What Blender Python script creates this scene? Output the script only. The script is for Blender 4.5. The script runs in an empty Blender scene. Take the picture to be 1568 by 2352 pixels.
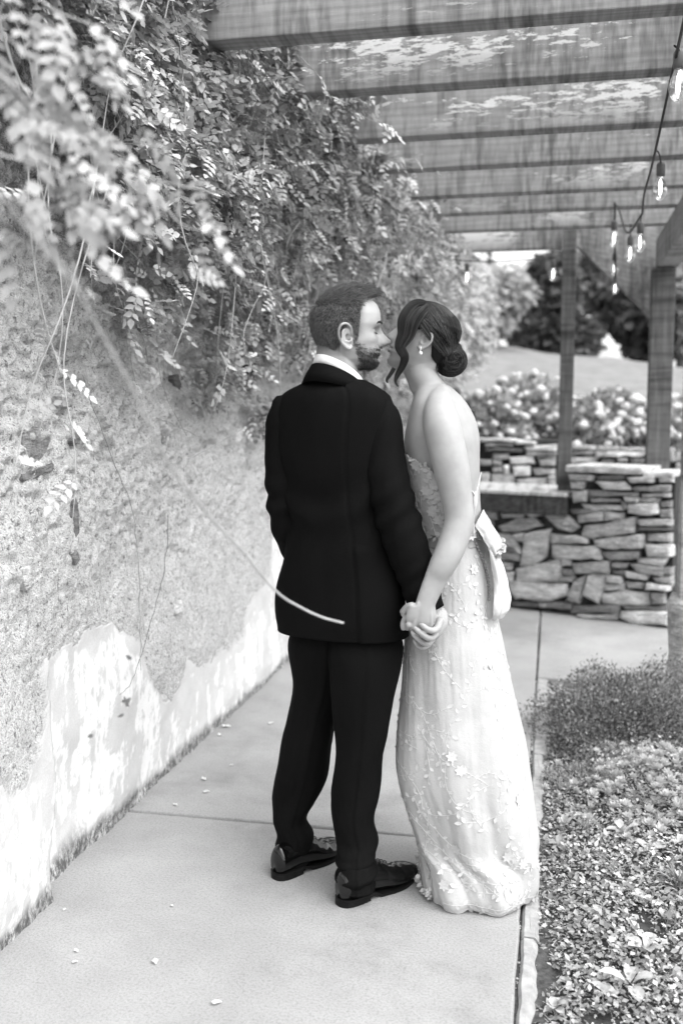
import bpy, bmesh, math, random
import numpy as np
from mathutils import Vector, Matrix
random.seed(7); RS = np.random.RandomState(7)
SC = bpy.context.scene; COL = SC.collection
# ------------------------------------------------------------------ camera, light, exposure
H = 1.44; YAW = math.radians(11.9); PIT = math.radians(5.74); FPX = 2287.0
Rv = np.array([math.cos(YAW), math.sin(YAW), 0.0]); Fh = np.array([-math.sin(YAW), math.cos(YAW), 0.0])
Zv = np.array([0, 0, 1.0]); Fw = Fh*math.cos(PIT) - Zv*math.sin(PIT); Up = Fh*math.sin(PIT) + Zv*math.cos(PIT)
CAM = np.array([0, 0, H])
cd = bpy.data.cameras.new('camera'); cam = bpy.data.objects.new('camera', cd); COL.objects.link(cam)
cd.sensor_fit = 'VERTICAL'; cd.sensor_height = 36; cd.sensor_width = 24; cd.lens = 35
cd.clip_end = 400; cd.clip_start = 0.05
cam.matrix_world = Matrix(((Rv[0], Up[0], -Fw[0], 0), (Rv[1], Up[1], -Fw[1], 0), (Rv[2], Up[2], -Fw[2], H), (0, 0, 0, 1)))
cd.dof.use_dof = True; cd.dof.focus_distance = 2.86; cd.dof.aperture_fstop = 2.1
SC.camera = cam
SC.render.resolution_x = 682; SC.render.resolution_y = 1024
SC.render.engine = 'CYCLES'
SC.view_settings.view_transform = 'Standard'; SC.view_settings.look = 'None'
SC.view_settings.gamma = 1; SC.view_settings.use_curve_mapping = False
SC.view_settings.exposure = 1.70
SUN_EL = math.radians(60); SUN_AZ = math.radians(112)      # azimuth clockwise from +Y (the path direction)
w = bpy.data.worlds.new('World'); SC.world = w; w.use_nodes = True
nt = w.node_tree; nt.nodes.clear()
sky = nt.nodes.new('ShaderNodeTexSky'); sky.sky_type = 'NISHITA'; sky.sun_disc = False
sky.sun_elevation = SUN_EL; sky.sun_rotation = SUN_AZ; sky.dust_density = 3.0; sky.air_density = 1.0
bw = nt.nodes.new('ShaderNodeRGBToBW'); bg = nt.nodes.new('ShaderNodeBackground'); bg.inputs[1].default_value = 0.15
ow = nt.nodes.new('ShaderNodeOutputWorld')
nt.links.new(sky.outputs[0], bw.inputs[0]); nt.links.new(bw.outputs[0], bg.inputs[0]); nt.links.new(bg.outputs[0], ow.inputs[0])
sl = bpy.data.lights.new('sun', 'SUN'); sl.energy = 0.9; sl.angle = math.radians(95); sl.color = (1, 1, 1)
so = bpy.data.objects.new('sun', sl); COL.objects.link(so)
sd = Vector((math.sin(SUN_AZ)*math.cos(SUN_EL), math.cos(SUN_AZ)*math.cos(SUN_EL), math.sin(SUN_EL)))
so.rotation_euler = sd.to_track_quat('Z', 'Y').to_euler()
# ------------------------------------------------------------------ measuring helpers (pixels of the photograph shown 1568 wide)
def ray(u, v):
    return Fw + Rv*((u-784)/FPX) - Up*((v-1176)/FPX)
def Q(u, v, D):
    d = ray(u, v); return CAM + d*(D/np.dot(d, Fh))
def G(u, v, z=0.0):
    d = ray(u, v); return CAM + d*((z-H)/d[2])
def onX(u, v, X):
    d = ray(u, v); return CAM + d*(X/d[0])
def onplane(u, v, A, n):
    d = ray(u, v); return CAM + d*(np.dot(A-CAM, n)/np.dot(d, n))
def toD(p): return float(np.dot(np.asarray(p)-CAM, Fh))
def mpp(D): return D/FPX*1.0
def zof(v, D): return Q(784, v, D)[2]
# ------------------------------------------------------------------ noise in numpy
def _h(ix, iy, s):
    s = int(s)
    n = (ix.astype(np.int64)*374761393 + iy.astype(np.int64)*668265263 + s*974711) & 0x7fffffff
    n = ((n ^ (n >> 13))*1274126177) & 0x7fffffff
    n = (n ^ (n >> 16)) & 0xffff
    return n/65535.0
def vn(x, y, s=0):
    x = np.asarray(x, float); y = np.asarray(y, float)
    ix = np.floor(x); iy = np.floor(y); fx = x-ix; fy = y-iy
    fx = fx*fx*(3-2*fx); fy = fy*fy*(3-2*fy)
    a = _h(ix, iy, s); b = _h(ix+1, iy, s); c = _h(ix, iy+1, s); d = _h(ix+1, iy+1, s)
    return (a*(1-fx)+b*fx)*(1-fy) + (c*(1-fx)+d*fx)*fy
def fbm(x, y, s=0, o=4, g=0.5):
    t = 0; a = 1; n = 0
    for i in range(o):
        t = t + a*vn(np.asarray(x)*2**i, np.asarray(y)*2**i, s+i*17); n += a; a *= g
    return t/n
# ------------------------------------------------------------------ materials
def M_(name):
    m = bpy.data.materials.new(name); m.use_nodes = True
    return m, m.node_tree, m.node_tree.nodes['Principled BSDF']
def N(nt, t, **k):
    n = nt.nodes.new(t)
    for a, b in k.items(): setattr(n, a, b)
    return n
def ramp(nt, src, stops):
    r = N(nt, 'ShaderNodeValToRGB'); e = r.color_ramp.elements
    while len(e) < len(stops): e.new(0.5)
    for i, (p, c) in enumerate(stops):
        e[i].position = p; e[i].color = (c, c, c, 1)
    nt.links.new(src, r.inputs[0]); return r.outputs[0]
def noise(nt, scale, detail=4, rough=0.55, vec=None, stretch=None, coord='Object'):
    n = N(nt, 'ShaderNodeTexNoise'); n.inputs['Scale'].default_value = scale
    n.inputs['Detail'].default_value = detail; n.inputs['Roughness'].default_value = rough
    if vec is None:
        tc = N(nt, 'ShaderNodeTexCoord'); vec = tc.outputs[coord]
    if stretch:
        mp = N(nt, 'ShaderNodeMapping'); mp.inputs['Scale'].default_value = stretch
        nt.links.new(vec, mp.inputs[0]); vec = mp.outputs[0]
    nt.links.new(vec, n.inputs['Vector']); return n.outputs['Fac']
def math_(nt, op, a, b=None, clamp=False):
    n = N(nt, 'ShaderNodeMath', operation=op); n.use_clamp = clamp
    for i, x in enumerate((a, b)):
        if x is None: continue
        if isinstance(x, (int, float)): n.inputs[i].default_value = x
        else: nt.links.new(x, n.inputs[i])
    return n.outputs[0]
def mixc(nt, f, a, b):
    n = N(nt, 'ShaderNodeMix', data_type='FLOAT')
    for i, x in ((0, f), (2, a), (3, b)):
        if isinstance(x, (int, float)): n.inputs[i].default_value = x
        else: nt.links.new(x, n.inputs[i])
    return n.outputs[0]
def bump(nt, b, h, strength=0.4, dist=0.01):
    bp = N(nt, 'ShaderNodeBump'); bp.inputs['Strength'].default_value = strength; bp.inputs['Distance'].default_value = dist
    nt.links.new(h, bp.inputs['Height']); nt.links.new(bp.outputs[0], b.inputs['Normal']); return bp
def gmat(name, lo, hi, scale=20, detail=4, rough=0.8, bs=None, bst=0.3, bd=0.01, stretch=None, spec=0.3, rnd=0.0, coord='Object', **kw):
    m, t, b = M_(name)
    f = noise(t, scale, detail, stretch=stretch, coord=coord)
    c = ramp(t, f, [(0.3, lo), (0.7, hi)])
    if rnd:
        oi = N(t, 'ShaderNodeObjectInfo'); k = math_(t, 'MULTIPLY_ADD', oi.outputs['Random'], 2*rnd); k.node.inputs[2].default_value = 1-rnd
        c = math_(t, 'MULTIPLY', c, k)
    t.links.new(c, b.inputs['Base Color']); b.inputs['Roughness'].default_value = rough
    b.inputs['Specular IOR Level'].default_value = spec
    if bs:
        h = noise(t, bs, 5, stretch=stretch, coord=coord); bump(t, b, h, bst, bd)
    for k2, v in kw.items(): b.inputs[k2.replace('_', ' ')].default_value = v
    return m
MT = {}
MT['concrete'] = None
def mk_concrete():
    m, t, b = M_('concrete')
    a = noise(t, 2.2, 5, 0.6); f = noise(t, 140, 3, 0.6); g = noise(t, 420, 2, 0.5)
    c = ramp(t, a, [(0.3, 0.27), (0.72, 0.36)])
    s = ramp(t, f, [(0.28, 0.72), (0.5, 1.0), (0.75, 1.12)])
    c = math_(t, 'MULTIPLY', c, s)
    g2 = ramp(t, g, [(0.3, 0.84), (0.7, 1.12)]); c = math_(t, 'MULTIPLY', c, g2)
    # stains
    st = noise(t, 1.3, 7, 0.72); st = ramp(t, st, [(0.36, 0.74), (0.47, 0.93), (0.60, 1.0)]); c = math_(t, 'MULTIPLY', c, st)
    t.links.new(c, b.inputs['Base Color']); b.inputs['Roughness'].default_value = 0.85
    bump(t, b, f, 0.35, 0.003); return m
MT['concrete'] = mk_concrete()
MT['kerb'] = gmat('kerb_concrete', 0.24, 0.38, 30, 5, 0.9, 120, 0.5, 0.004)
MT['soil'] = gmat('soil', 0.02, 0.075, 30, 6, 1.0, 90, 0.8, 0.01)
MT['dirt'] = gmat('joint_dirt', 0.03, 0.10, 60, 5, 1.0, 120, 0.6, 0.004)
def leafmat(name, trans=0.28, rough=0.55, gain=1.0):
    m, t, b = M_(name)
    at = N(t, 'ShaderNodeAttribute', attribute_name='shade')
    c = math_(t, 'MULTIPLY', at.outputs['Fac'], 1.7*gain)
    oi = N(t, 'ShaderNodeObjectInfo')
    f = noise(t, 60, 2); f = ramp(t, f, [(0.3, 0.85), (0.7, 1.15)]); c = math_(t, 'MULTIPLY', c, f)
    t.links.new(c, b.inputs['Base Color']); b.inputs['Roughness'].default_value = rough
    b.inputs['Specular IOR Level'].default_value = 0.4
    tr = N(t, 'ShaderNodeBsdfTranslucent'); t.links.new(c, tr.inputs[0])
    mx = N(t, 'ShaderNodeMixShader'); mx.inputs[0].default_value = trans
    t.links.new(b.outputs[0], mx.inputs[1]); t.links.new(tr.outputs[0], mx.inputs[2])
    t.links.new(mx.outputs[0], t.nodes['Material Output'].inputs[0]); return m
MT['leaf'] = leafmat('leaf'); MT['bedleaf'] = leafmat('bed_leaf', 0.25)
MT['stem'] = gmat('stem', 0.20, 0.38, 30, 3, 0.8)
MT['paletwig'] = gmat('pale_stem', 0.34, 0.48, 30, 3, 0.8)
MT['bark'] = gmat('bark', 0.05, 0.14, 12, 4, 0.95, 30, 0.8, 0.02)
def mk_wood(name, lo, hi, peel=0.0, axis=0):
    m, t, b = M_(name)
    S = [6.0, 6.0, 6.0]; S[axis] = 0.5
    S2 = [1.0, 1.0, 1.0]; S2 = [42.0, 4.0, 9.0] if axis == 0 else [5.0, 75.0, 4.0] if axis == 1 else [4.0, 5.0, 75.0]
    g = noise(t, 6, 6, 0.65, stretch=S)
    wv = N(t, 'ShaderNodeTexWave', wave_type='RINGS' if axis == 0 else 'BANDS'); wv.inputs['Scale'].default_value = 3.5
    wv.inputs['Distortion'].default_value = 7; wv.inputs['Detail'].default_value = 3
    tc = N(t, 'ShaderNodeTexCoord'); mp = N(t, 'ShaderNodeMapping')
    S3 = [4.0, 4.0, 4.0]; S3[axis] = 0.35; mp.inputs['Scale'].default_value = S3
    oi = N(t, 'ShaderNodeObjectInfo'); vm = N(t, 'ShaderNodeVectorMath', operation='MULTIPLY_ADD')
    vm.inputs[1].default_value = (1, 1, 1); t.links.new(tc.outputs['Object'], vm.inputs[0])
    cx = N(t, 'ShaderNodeCombineXYZ'); rr = math_(t, 'MULTIPLY', oi.outputs['Random'], 40.0)
    for i in range(3): t.links.new(rr, cx.inputs[i])
    t.links.new(cx.outputs[0], vm.inputs[2]); t.links.new(vm.outputs[0], mp.inputs[0]); t.links.new(mp.outputs[0], wv.inputs[0])
    saw = noise(t, 1.0, 2, 0.5, stretch=S2)           # saw marks across the grain
    c = ramp(t, g, [(0.28, lo), (0.72, hi)])
    c = math_(t, 'MULTIPLY', c, ramp(t, wv.outputs['Fac'], [(0.0, 0.90), (0.5, 1.0), (1, 1.05)]))
    c = math_(t, 'MULTIPLY', c, mixc(t, ramp(t, noise(t, 3.0, 3, 0.6), [(0.4, 0.15), (0.65, 1.0)]), 1.0, ramp(t, saw, [(0.34, 0.55), (0.60, 1.15)])))
    S5 = [14.0, 1.0, 1.4] if axis == 0 else [1.4, 14.0, 1] if axis == 1 else [1, 1.4, 14.0]
    dk = noise(t, 1.0, 4, 0.6, stretch=S5, vec=vm.outputs[0]); c = math_(t, 'MULTIPLY', c, ramp(t, dk, [(0.32, 0.45), (0.50, 1.0)]))
    if peel:
        S4 = [30.0, 30.0, 60.0]; S4[axis] = 13.0
        p = noise(t, 1.0, 7, 0.72, stretch=S4, vec=vm.outputs[0])
        big = noise(t, 1.0, 3, 0.5, stretch=(1.6, 1.6, 5), vec=vm.outputs[0])
        p = math_(t, 'MULTIPLY', ramp(t, math_(t, 'ADD', p, math_(t, 'MULTIPLY', math_(t, 'SUBTRACT', big, 0.5), 1.3)), [(0.63, 0.0), (0.66, 1.0)]), ramp(t, big, [(0.40, 0.0), (0.48, 1.0)]))
        sx = N(t, 'ShaderNodeSeparateXYZ'); t.links.new(tc.outputs['Object'], sx.inputs[0])
        p = math_(t, 'MULTIPLY', p, ramp(t, math_(t, 'ADD', math_(t, 'MULTIPLY', sx.outputs[2], 4.0), 0.5), [(0.05, 0.0), (0.5, 1.0)]))
        c = mixc(t, p, c, 0.62)
    t.links.new(c, b.inputs['Base Color']); b.inputs['Roughness'].default_value = 0.85; b.inputs['Specular IOR Level'].default_value = 0.2
    h = math_(t, 'ADD', g, saw); bump(t, b, h, 0.5, 0.004)
    return m
MT['rafter'] = mk_wood('rafter_wood', 0.235, 0.33, 1.0, 0)
MT['woodY'] = mk_wood('beam_wood', 0.20, 0.36, 0, 1)
MT['woodZ'] = mk_wood('post_wood', 0.07, 0.17, 0, 2)
MT['woodZl'] = mk_wood('pale_post_wood', 0.30, 0.48, 0, 2)
MT['bench'] = mk_wood('bench_wood', 0.03, 0.09, 0, 0)
MT['benchtop'] = mk_wood('bench_top_wood', 0.40, 0.6, 0, 0)
def mk_stone(name, lo, hi):
    m, t, b = M_(name)
    oi = N(t, 'ShaderNodeObjectInfo')
    tc = N(t, 'ShaderNodeTexCoord')
    vm = N(t, 'ShaderNodeVectorMath', operation='ADD'); cx = N(t, 'ShaderNodeCombineXYZ')
    rr = math_(t, 'MULTIPLY', oi.outputs['Random'], 30.0); t.links.new(rr, cx.inputs[0]); t.links.new(rr, cx.inputs[1])
    t.links.new(tc.outputs['Object'], vm.inputs[0]); t.links.new(cx.outputs[0], vm.inputs[1])
    a = noise(t, 9, 6, 0.65, vec=vm.outputs[0], stretch=(1, 1, 2.2)); s = noise(t, 90, 3, 0.6, vec=vm.outputs[0])
    c = ramp(t, a, [(0.3, lo), (0.68, hi)])
    c = math_(t, 'MULTIPLY', c, ramp(t, s, [(0.3, 0.7), (0.7, 1.2)]))
    at = N(t, 'ShaderNodeAttribute', attribute_name='tone', attribute_type='OBJECT')
    c = math_(t, 'MULTIPLY', c, at.outputs['Fac'])
    t.links.new(c, b.inputs['Base Color']); b.inputs['Roughness'].default_value = 0.9
    st = noise(t, 1.0, 5, 0.7, vec=vm.outputs[0], stretch=(9, 9, 55)); c2_ = math_(t, 'MULTIPLY', c, ramp(t, st, [(0.32, 0.62), (0.62, 1.22)])); t.links.new(c2_, b.inputs['Base Color'])
    bump(t, b, math_(t, 'ADD', st, math_(t, 'MULTIPLY', s, 0.5)), 0.9, 0.025); return m
MT['stone'] = mk_stone('field_stone', 0.20, 0.44)
MT['gap'] = gmat('dark_joint', 0.015, 0.05, 20, 4, 1.0)
def mk_skin(name, c0):
    m, t, b = M_(name)
    f = noise(t, 25, 4); c = ramp(t, f, [(0.3, c0*0.90), (0.7, c0*1.06)]); bd = N(t, 'ShaderNodeAttribute', attribute_name='beard'); bn = noise(t, 700, 2)
    c = mixc(t, math_(t, 'MULTIPLY', bd.outputs['Fac'], ramp(t, bn, [(0.35, 0.5), (0.6, 0.95)])), c, 0.07)
    t.links.new(c, b.inputs['Base Color']); b.inputs['Roughness'].default_value = 0.48; b.inputs['Specular IOR Level'].default_value = 0.35
    b.inputs['Subsurface Weight'].default_value = 0.12; b.inputs['Subsurface Radius'].default_value = (0.01, 0.01, 0.01); b.inputs['Subsurface Scale'].default_value = 0.4
    bump(t, b, noise(t, 500, 3), 0.12, 0.001); return m
MT['skinG'] = mk_skin('groom_skin', 0.36); MT['skinB'] = mk_skin('bride_skin', 0.355)
def mk_hair(name, lo, hi, rough=0.45, spec=0.5):
    m, t, b = M_(name)
    f = noise(t, 260, 2); c = ramp(t, f, [(0.3, lo), (0.7, hi)])
    t.links.new(c, b.inputs['Base Color']); b.inputs['Roughness'].default_value = rough; b.inputs['Specular IOR Level'].default_value = spec
    return m
def mk_hairs(name, rough=.45):
    m, t, b = M_(name); at = N(t, 'ShaderNodeAttribute', attribute_name='shade'); t.links.new(at.outputs['Fac'], b.inputs['Base Color']); b.inputs['Roughness'].default_value = rough; b.inputs['Specular IOR Level'].default_value = 0.3; return m
MT['hairS'] = mk_hairs('hair_strand')
MT['hairG'] = mk_hair('brown_hair', 0.055, 0.13, 0.5, 0.4); MT['hairBase'] = mk_hair('hair_under', 0.06, 0.11, 0.8, 0.1)
MT['hairTip'] = mk_hair('hair_light', 0.12, 0.24, 0.5, 0.4)
MT['hairB'] = mk_hair('dark_hair', 0.005, 0.014, 0.5, 0.12); MT['hairBl'] = mk_hair('dark_hair_strand', 0.05, 0.10, 0.4, 0.4)
MT['beard'] = mk_hair('beard_hair', 0.035, 0.10, 0.6, 0.3); MT['stubble'] = mk_skin('stubble_skin', 0.17)
def mk_suit():
    m, t, b = M_('suit_wool')
    f = noise(t, 900, 2); c = ramp(t, f, [(0.3, 0.003), (0.7, 0.009)])
    t.links.new(c, b.inputs['Base Color']); b.inputs['Roughness'].default_value = 0.75; b.inputs['Specular IOR Level'].default_value = 0.03
    bump(t, b, f, 0.15, 0.001); return m
MT['suit'] = mk_suit()
MT['satin'] = gmat('satin', 0.010, 0.018, 50, 2, 0.35, spec=0.5)
MT['shirt'] = gmat('shirt_cotton', 0.72, 0.8, 60, 2, 0.8, 400, 0.1, 0.001)
MT['patent'] = gmat('patent_leather', 0.002, 0.003, 20, 2, 0.04, spec=0.55)
MT['sole'] = gmat('shoe_sole', 0.005, 0.010, 60, 3, 0.5, spec=.15)
def mk_dress():
    m, t, b = M_('dress_fabric')
    f = noise(t, 300, 3); g = noise(t, 9, 5, 0.6); c = ramp(t, g, [(0.3, 0.395), (0.7, 0.475)])
    c = math_(t, 'MULTIPLY', c, ramp(t, f, [(0.3, 0.96), (0.7, 1.03)]))
    t.links.new(c, b.inputs['Base Color']); b.inputs['Roughness'].default_value = 0.7; b.inputs['Specular IOR Level'].default_value = 0.25
    bump(t, b, math_(t, 'ADD', g, math_(t, 'MULTIPLY', f, 0.15)), 0.5, 0.01); return m
MT['dress'] = mk_dress()
MT['bodice'] = gmat('bodice_tulle', 0.36, 0.48, 60, 3, 0.7, 300, 0.3, 0.002)
MT['lace'] = gmat('lace', 0.52, 0.60, 80, 3, 0.6, 300, 0.4, 0.003)
MT['pearl'] = gmat('pearl', 0.75, 0.8, 5, 1, 0.15, spec=0.8)
def mk_tulle():
    m, t, b = M_('sheer_tulle')
    b.inputs['Base Color'].default_value = (0.78, 0.78, 0.78, 1); b.inputs['Roughness'].default_value = 0.6
    tr = N(t, 'ShaderNodeBsdfTransparent'); mx = N(t, 'ShaderNodeMixShader')
    f = noise(t, 14, 4, stretch=(1, 1, 0.4)); fr = ramp(t, f, [(0.3, 0.42), (0.7, 0.85)]); t.links.new(fr, mx.inputs[0])
    t.links.new(tr.outputs[0], mx.inputs[1]); t.links.new(b.outputs[0], mx.inputs[2]); t.links.new(mx.outputs[0], t.nodes['Material Output'].inputs[0])
    return m
MT['tulle'] = mk_tulle()
MT['cord'] = gmat('black_cord', 0.02, 0.03, 10, 1, 0.6); MT['socket'] = gmat('socket', 0.09, 0.13, 30, 2, 0.6)
def mk_glass():
    m, t, b = M_('bulb_glass')
    g = N(t, 'ShaderNodeBsdfGlossy'); g.inputs['Roughness'].default_value = 0.03; g.inputs[0].default_value = (1, 1, 1, 1)
    tr = N(t, 'ShaderNodeBsdfTransparent'); tr.inputs[0].default_value = (0.93, 0.93, 0.93, 1); mx = N(t, 'ShaderNodeMixShader')
    lw = N(t, 'ShaderNodeLayerWeight'); lw.inputs[0].default_value = 0.4; f = ramp(t, lw.outputs['Facing'], [(0.0, 0.08), (1.0, 0.7)])
    t.links.new(f, mx.inputs[0]); t.links.new(tr.outputs[0], mx.inputs[1]); t.links.new(g.outputs[0], mx.inputs[2])
    t.links.new(mx.outputs[0], t.nodes['Material Output'].inputs[0]); return m
MT['glass'] = mk_glass()
def mk_emit():
    m, t, b = M_('filament'); b.inputs['Emission Color'].default_value = (1, 1, 1, 1); b.inputs['Emission Strength'].default_value = 2.2; return m
MT['emit'] = mk_emit()
MT['lawn'] = gmat('lawn', 0.16, 0.24, 3, 6, 1.0, 60, 0.5, 0.03)
MT['petal'] = leafmat('petal', 0.3, .7, .62)
MT['eyew'] = gmat('eye', 0.5, 0.6, 5, 1, 0.2); MT['dark'] = gmat('lash', 0.01, 0.02, 5, 1, 0.6)
MT['teeth'] = gmat('teeth', 0.75, 0.8, 5, 1, 0.3); MT['lip'] = gmat('lips', 0.22, 0.28, 40, 2, 0.4)
# ------------------------------------------------------------------ objects
def link(name, me, mat=None, parent=None, smooth=True):
    o = bpy.data.objects.new(name, me); COL.objects.link(o)
    if mat is not None and not me.materials: me.materials.append(mat)
    if smooth:
        me.polygons.foreach_set('use_smooth', np.ones(len(me.polygons), bool))
    if parent is not None: o.parent = parent
    me.update(); return o
def tag(o, label=None, cat=None, group=None, kind=None):
    if label: o['label'] = label
    if cat: o['category'] = cat
    if group: o['group'] = group
    if kind: o['kind'] = kind
    return o
def empty(name, label, cat, group=None, loc=None):
    o = bpy.data.objects.new(name, None); COL.objects.link(o); o.empty_display_size = 0.1
    return tag(o, label, cat, group)
def npmesh(name, V, F, shade=None):
    """V (n,3), F (m,k) int with k 3 or 4"""
    V = np.asarray(V, np.float32); F = np.asarray(F, np.int32); k = F.shape[1]
    me = bpy.data.meshes.new(name); me.vertices.add(len(V)); me.vertices.foreach_set('co', V.ravel())
    me.loops.add(F.size); me.loops.foreach_set('vertex_index', F.ravel())
    me.polygons.add(len(F)); me.polygons.foreach_set('loop_start', np.arange(0, F.size, k, dtype=np.int32))
    me.update(calc_edges=True)
    if shade is not None:
        a = me.attributes.new('shade', 'FLOAT', 'POINT'); a.data.foreach_set('value', np.asarray(shade, np.float32))
    return me
class MB:
    def __init__(s): s.v = []; s.f = []
    def add(s, V, F):
        n = len(s.v); s.v += [tuple(map(float, p)) for p in V]; s.f += [tuple(int(i)+n for i in f) for f in F]; return s
    def mesh(s, name):
        me = bpy.data.meshes.new(name); me.from_pydata(s.v, [], s.f); me.update(); return me
    def build(s, name, mat, parent=None, smooth=True, fixn=True):
        me = s.mesh(name)
        if fixn:
            b = bmesh.new(); b.from_mesh(me); bmesh.ops.recalc_face_normals(b, faces=b.faces); b.to_mesh(me); b.free()
        return link(name, me, mat, parent, smooth)
def boxvf(x0, x1, y0, y1, z0, z1):
    V = [(x, y, z) for z in (z0, z1) for y in (y0, y1) for x in (x0, x1)]
    F = [(0, 2, 3, 1), (4, 5, 7, 6), (0, 1, 5, 4), (2, 6, 7, 3), (0, 4, 6, 2), (1, 3, 7, 5)]
    return V, F
def bevelled(name, V, F, mat, parent=None, w=0.004, seg=2, rough=0.0, sub=0):
    b = bmesh.new(); vs = [b.verts.new(tuple(map(float, p))) for p in V]
    for f in F: b.faces.new([vs[i] for i in f])
    bmesh.ops.recalc_face_normals(b, faces=b.faces)
    bmesh.ops.bevel(b, geom=b.edges[:], offset=w, segments=seg, profile=0.6, affect='EDGES')
    me = bpy.data.meshes.new(name); b.to_mesh(me); b.free()
    return link(name, me, mat, parent, False)
def catmull(P, n):
    P = np.asarray(P, float); k = len(P); out = []
    Pp = np.vstack([2*P[0]-P[1], P, 2*P[-1]-P[-2]])
    for i in range(k-1):
        a, b, c, d = Pp[i], Pp[i+1], Pp[i+2], Pp[i+3]
        for j in range(n):
            t = j/n
            out.append(0.5*((2*b)+(-a+c)*t+(2*a-5*b+4*c-d)*t*t+(-a+3*b-3*c+d)*t**3))
    out.append(P[-1]); return np.array(out)
def limb(mb, pts, rad, n=20, sub=6, side=None, flat=1.0, caps=True):
    """closed tapered tube through pts; rad metres; side = vector along which radius is scaled by flat"""
    pts = np.asarray(pts, float); rad = np.asarray(rad, float).reshape(-1, 1)
    A = catmull(np.hstack([pts, rad]), sub); P = A[:, :3]; R = np.maximum(A[:, 3], 1e-4)
    T = np.gradient(P, axis=0); T /= np.linalg.norm(T, axis=1)[:, None]+1e-9
    ref = np.array(side if side is not None else Fh, float)
    rings = []
    ang = np.linspace(0, 2*math.pi, n, endpoint=False)
    def ring(c, t, r):
        a = ref-t*np.dot(ref, t); a /= np.linalg.norm(a)+1e-9; b = np.cross(t, a)
        return [c+(a*math.cos(q)*flat+b*math.sin(q))*r for q in ang]
    if caps:
        for q in (80, 55, 30): rings.append(ring(P[0]-T[0]*R[0]*math.sin(math.radians(q)), T[0], R[0]*math.cos(math.radians(q))))
    for c, t, r in zip(P, T, R): rings.append(ring(c, t, r))
    if caps:
        for q in (30, 55, 80): rings.append(ring(P[-1]+T[-1]*R[-1]*math.sin(math.radians(q)), T[-1], R[-1]*math.cos(math.radians(q))))
    V = [p for r in rings for p in r]; F = []
    for i in range(len(rings)-1):
        for j in range(n): F.append((i*n+j, i*n+(j+1) % n, (i+1)*n+(j+1) % n, (i+1)*n+j))
    if caps: F.append(tuple(range(n-1, -1, -1))); F.append(tuple((len(rings)-1)*n+j for j in range(n)))
    mb.add(V, F); return mb
def ellipsoid(mb, c, ax, rad, n=16, m=10):
    """ax = 3x3 rows of axes"""
    V = []; F = []; ax = np.asarray(ax, float); c = np.asarray(c, float)
    for i in range(1, m):
        th = math.pi*i/m
        for j in range(n):
            ph = 2*math.pi*j/n
            V.append(c+ax[0]*rad[0]*math.sin(th)*math.cos(ph)+ax[1]*rad[1]*math.sin(th)*math.sin(ph)+ax[2]*rad[2]*math.cos(th))
    for i in range(m-2):
        for j in range(n): F.append((i*n+j, i*n+(j+1) % n, (i+1)*n+(j+1) % n, (i+1)*n+j))
    a = len(V); V.append(c+ax[2]*rad[2]); V.append(c-ax[2]*rad[2])
    for j in range(n): F.append((a, (j+1) % n, j)); F.append((a+1, (m-2)*n+j, (m-2)*n+(j+1) % n))
    mb.add(V, F); return mb
def strands(name, P, R, mat, parent=None, sides=3, shade=None):
    """P (N,K,3) polylines, R (K,) or (N,K) radii"""
    P = np.asarray(P, float); Nn, K, _ = P.shape; R = np.broadcast_to(np.asarray(R, float), (Nn, K))
    T = np.gradient(P, axis=1); T /= np.linalg.norm(T, axis=2)[..., None]+1e-9
    ref = np.array([0.31, -0.77, 0.55]); A = ref-T*(T@ref)[..., None]; A /= np.linalg.norm(A, axis=2)[..., None]+1e-9
    B = np.cross(T, A); V = np.zeros((Nn, K, sides, 3))
    for s in range(sides):
        q = 2*math.pi*s/sides; V[:, :, s] = P+(A*math.cos(q)+B*math.sin(q))*R[..., None]
    base = (np.arange(Nn)*K*sides)[:, None, None]; k = np.arange(K-1)[None, :, None]*sides; s = np.arange(sides)[None, None, :]; s2 = (s+1) % sides
    F = np.stack([base+k+s, base+k+s2, base+k+sides+s2, base+k+sides+s], -1).reshape(-1, 4)
    sh = None if shade is None else np.repeat(shade, K*sides)
    o = link(name, npmesh(name, V.reshape(-1, 3), F, sh), mat, parent)
    if Nn > 4: o['kind'] = 'stuff'
    return o
def remeshed(mb, name, mat, parent, voxel=0.003, smooth=4, fac=0.5, zsm=None):
    me = mb.mesh('tmp'); o = bpy.data.objects.new('tmp', me); COL.objects.link(o)
    r = o.modifiers.new('r', 'REMESH'); r.mode = 'VOXEL'; r.voxel_size = voxel
    s = o.modifiers.new('s', 'SMOOTH'); s.factor = fac; s.iterations = smooth
    dg = bpy.context.evaluated_depsgraph_get(); e = o.evaluated_get(dg)
    m2 = bpy.data.meshes.new_from_object(e); m2.name = name
    bpy.data.objects.remove(o); bpy.data.meshes.remove(me)
    for zsm in (zsm or ()):      # soften the joins of limb and trunk between two heights
        co = np.empty(len(m2.vertices)*3); m2.vertices.foreach_get('co', co); co = co.reshape(-1, 3)
        ed = np.empty(len(m2.edges)*2, int); m2.edges.foreach_get('vertices', ed); a, b = ed[0::2], ed[1::2]; deg = np.bincount(ed, minlength=len(co))[:, None]
        wgt = (np.clip((co[:, 2]-zsm[0])/.05, 0, 1)*np.clip((zsm[1]-co[:, 2])/.04, 0, 1))[:, None]*.6
        for _ in range(zsm[2]):
            s_ = np.stack([np.bincount(a, co[b][:, k], len(co))+np.bincount(b, co[a][:, k], len(co)) for k in range(3)], 1)/deg; co = co+(s_-co)*wgt
        m2.vertices.foreach_set('co', co.ravel()); m2.update()
    m2.materials.clear(); return link(name, m2, mat, parent)
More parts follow.
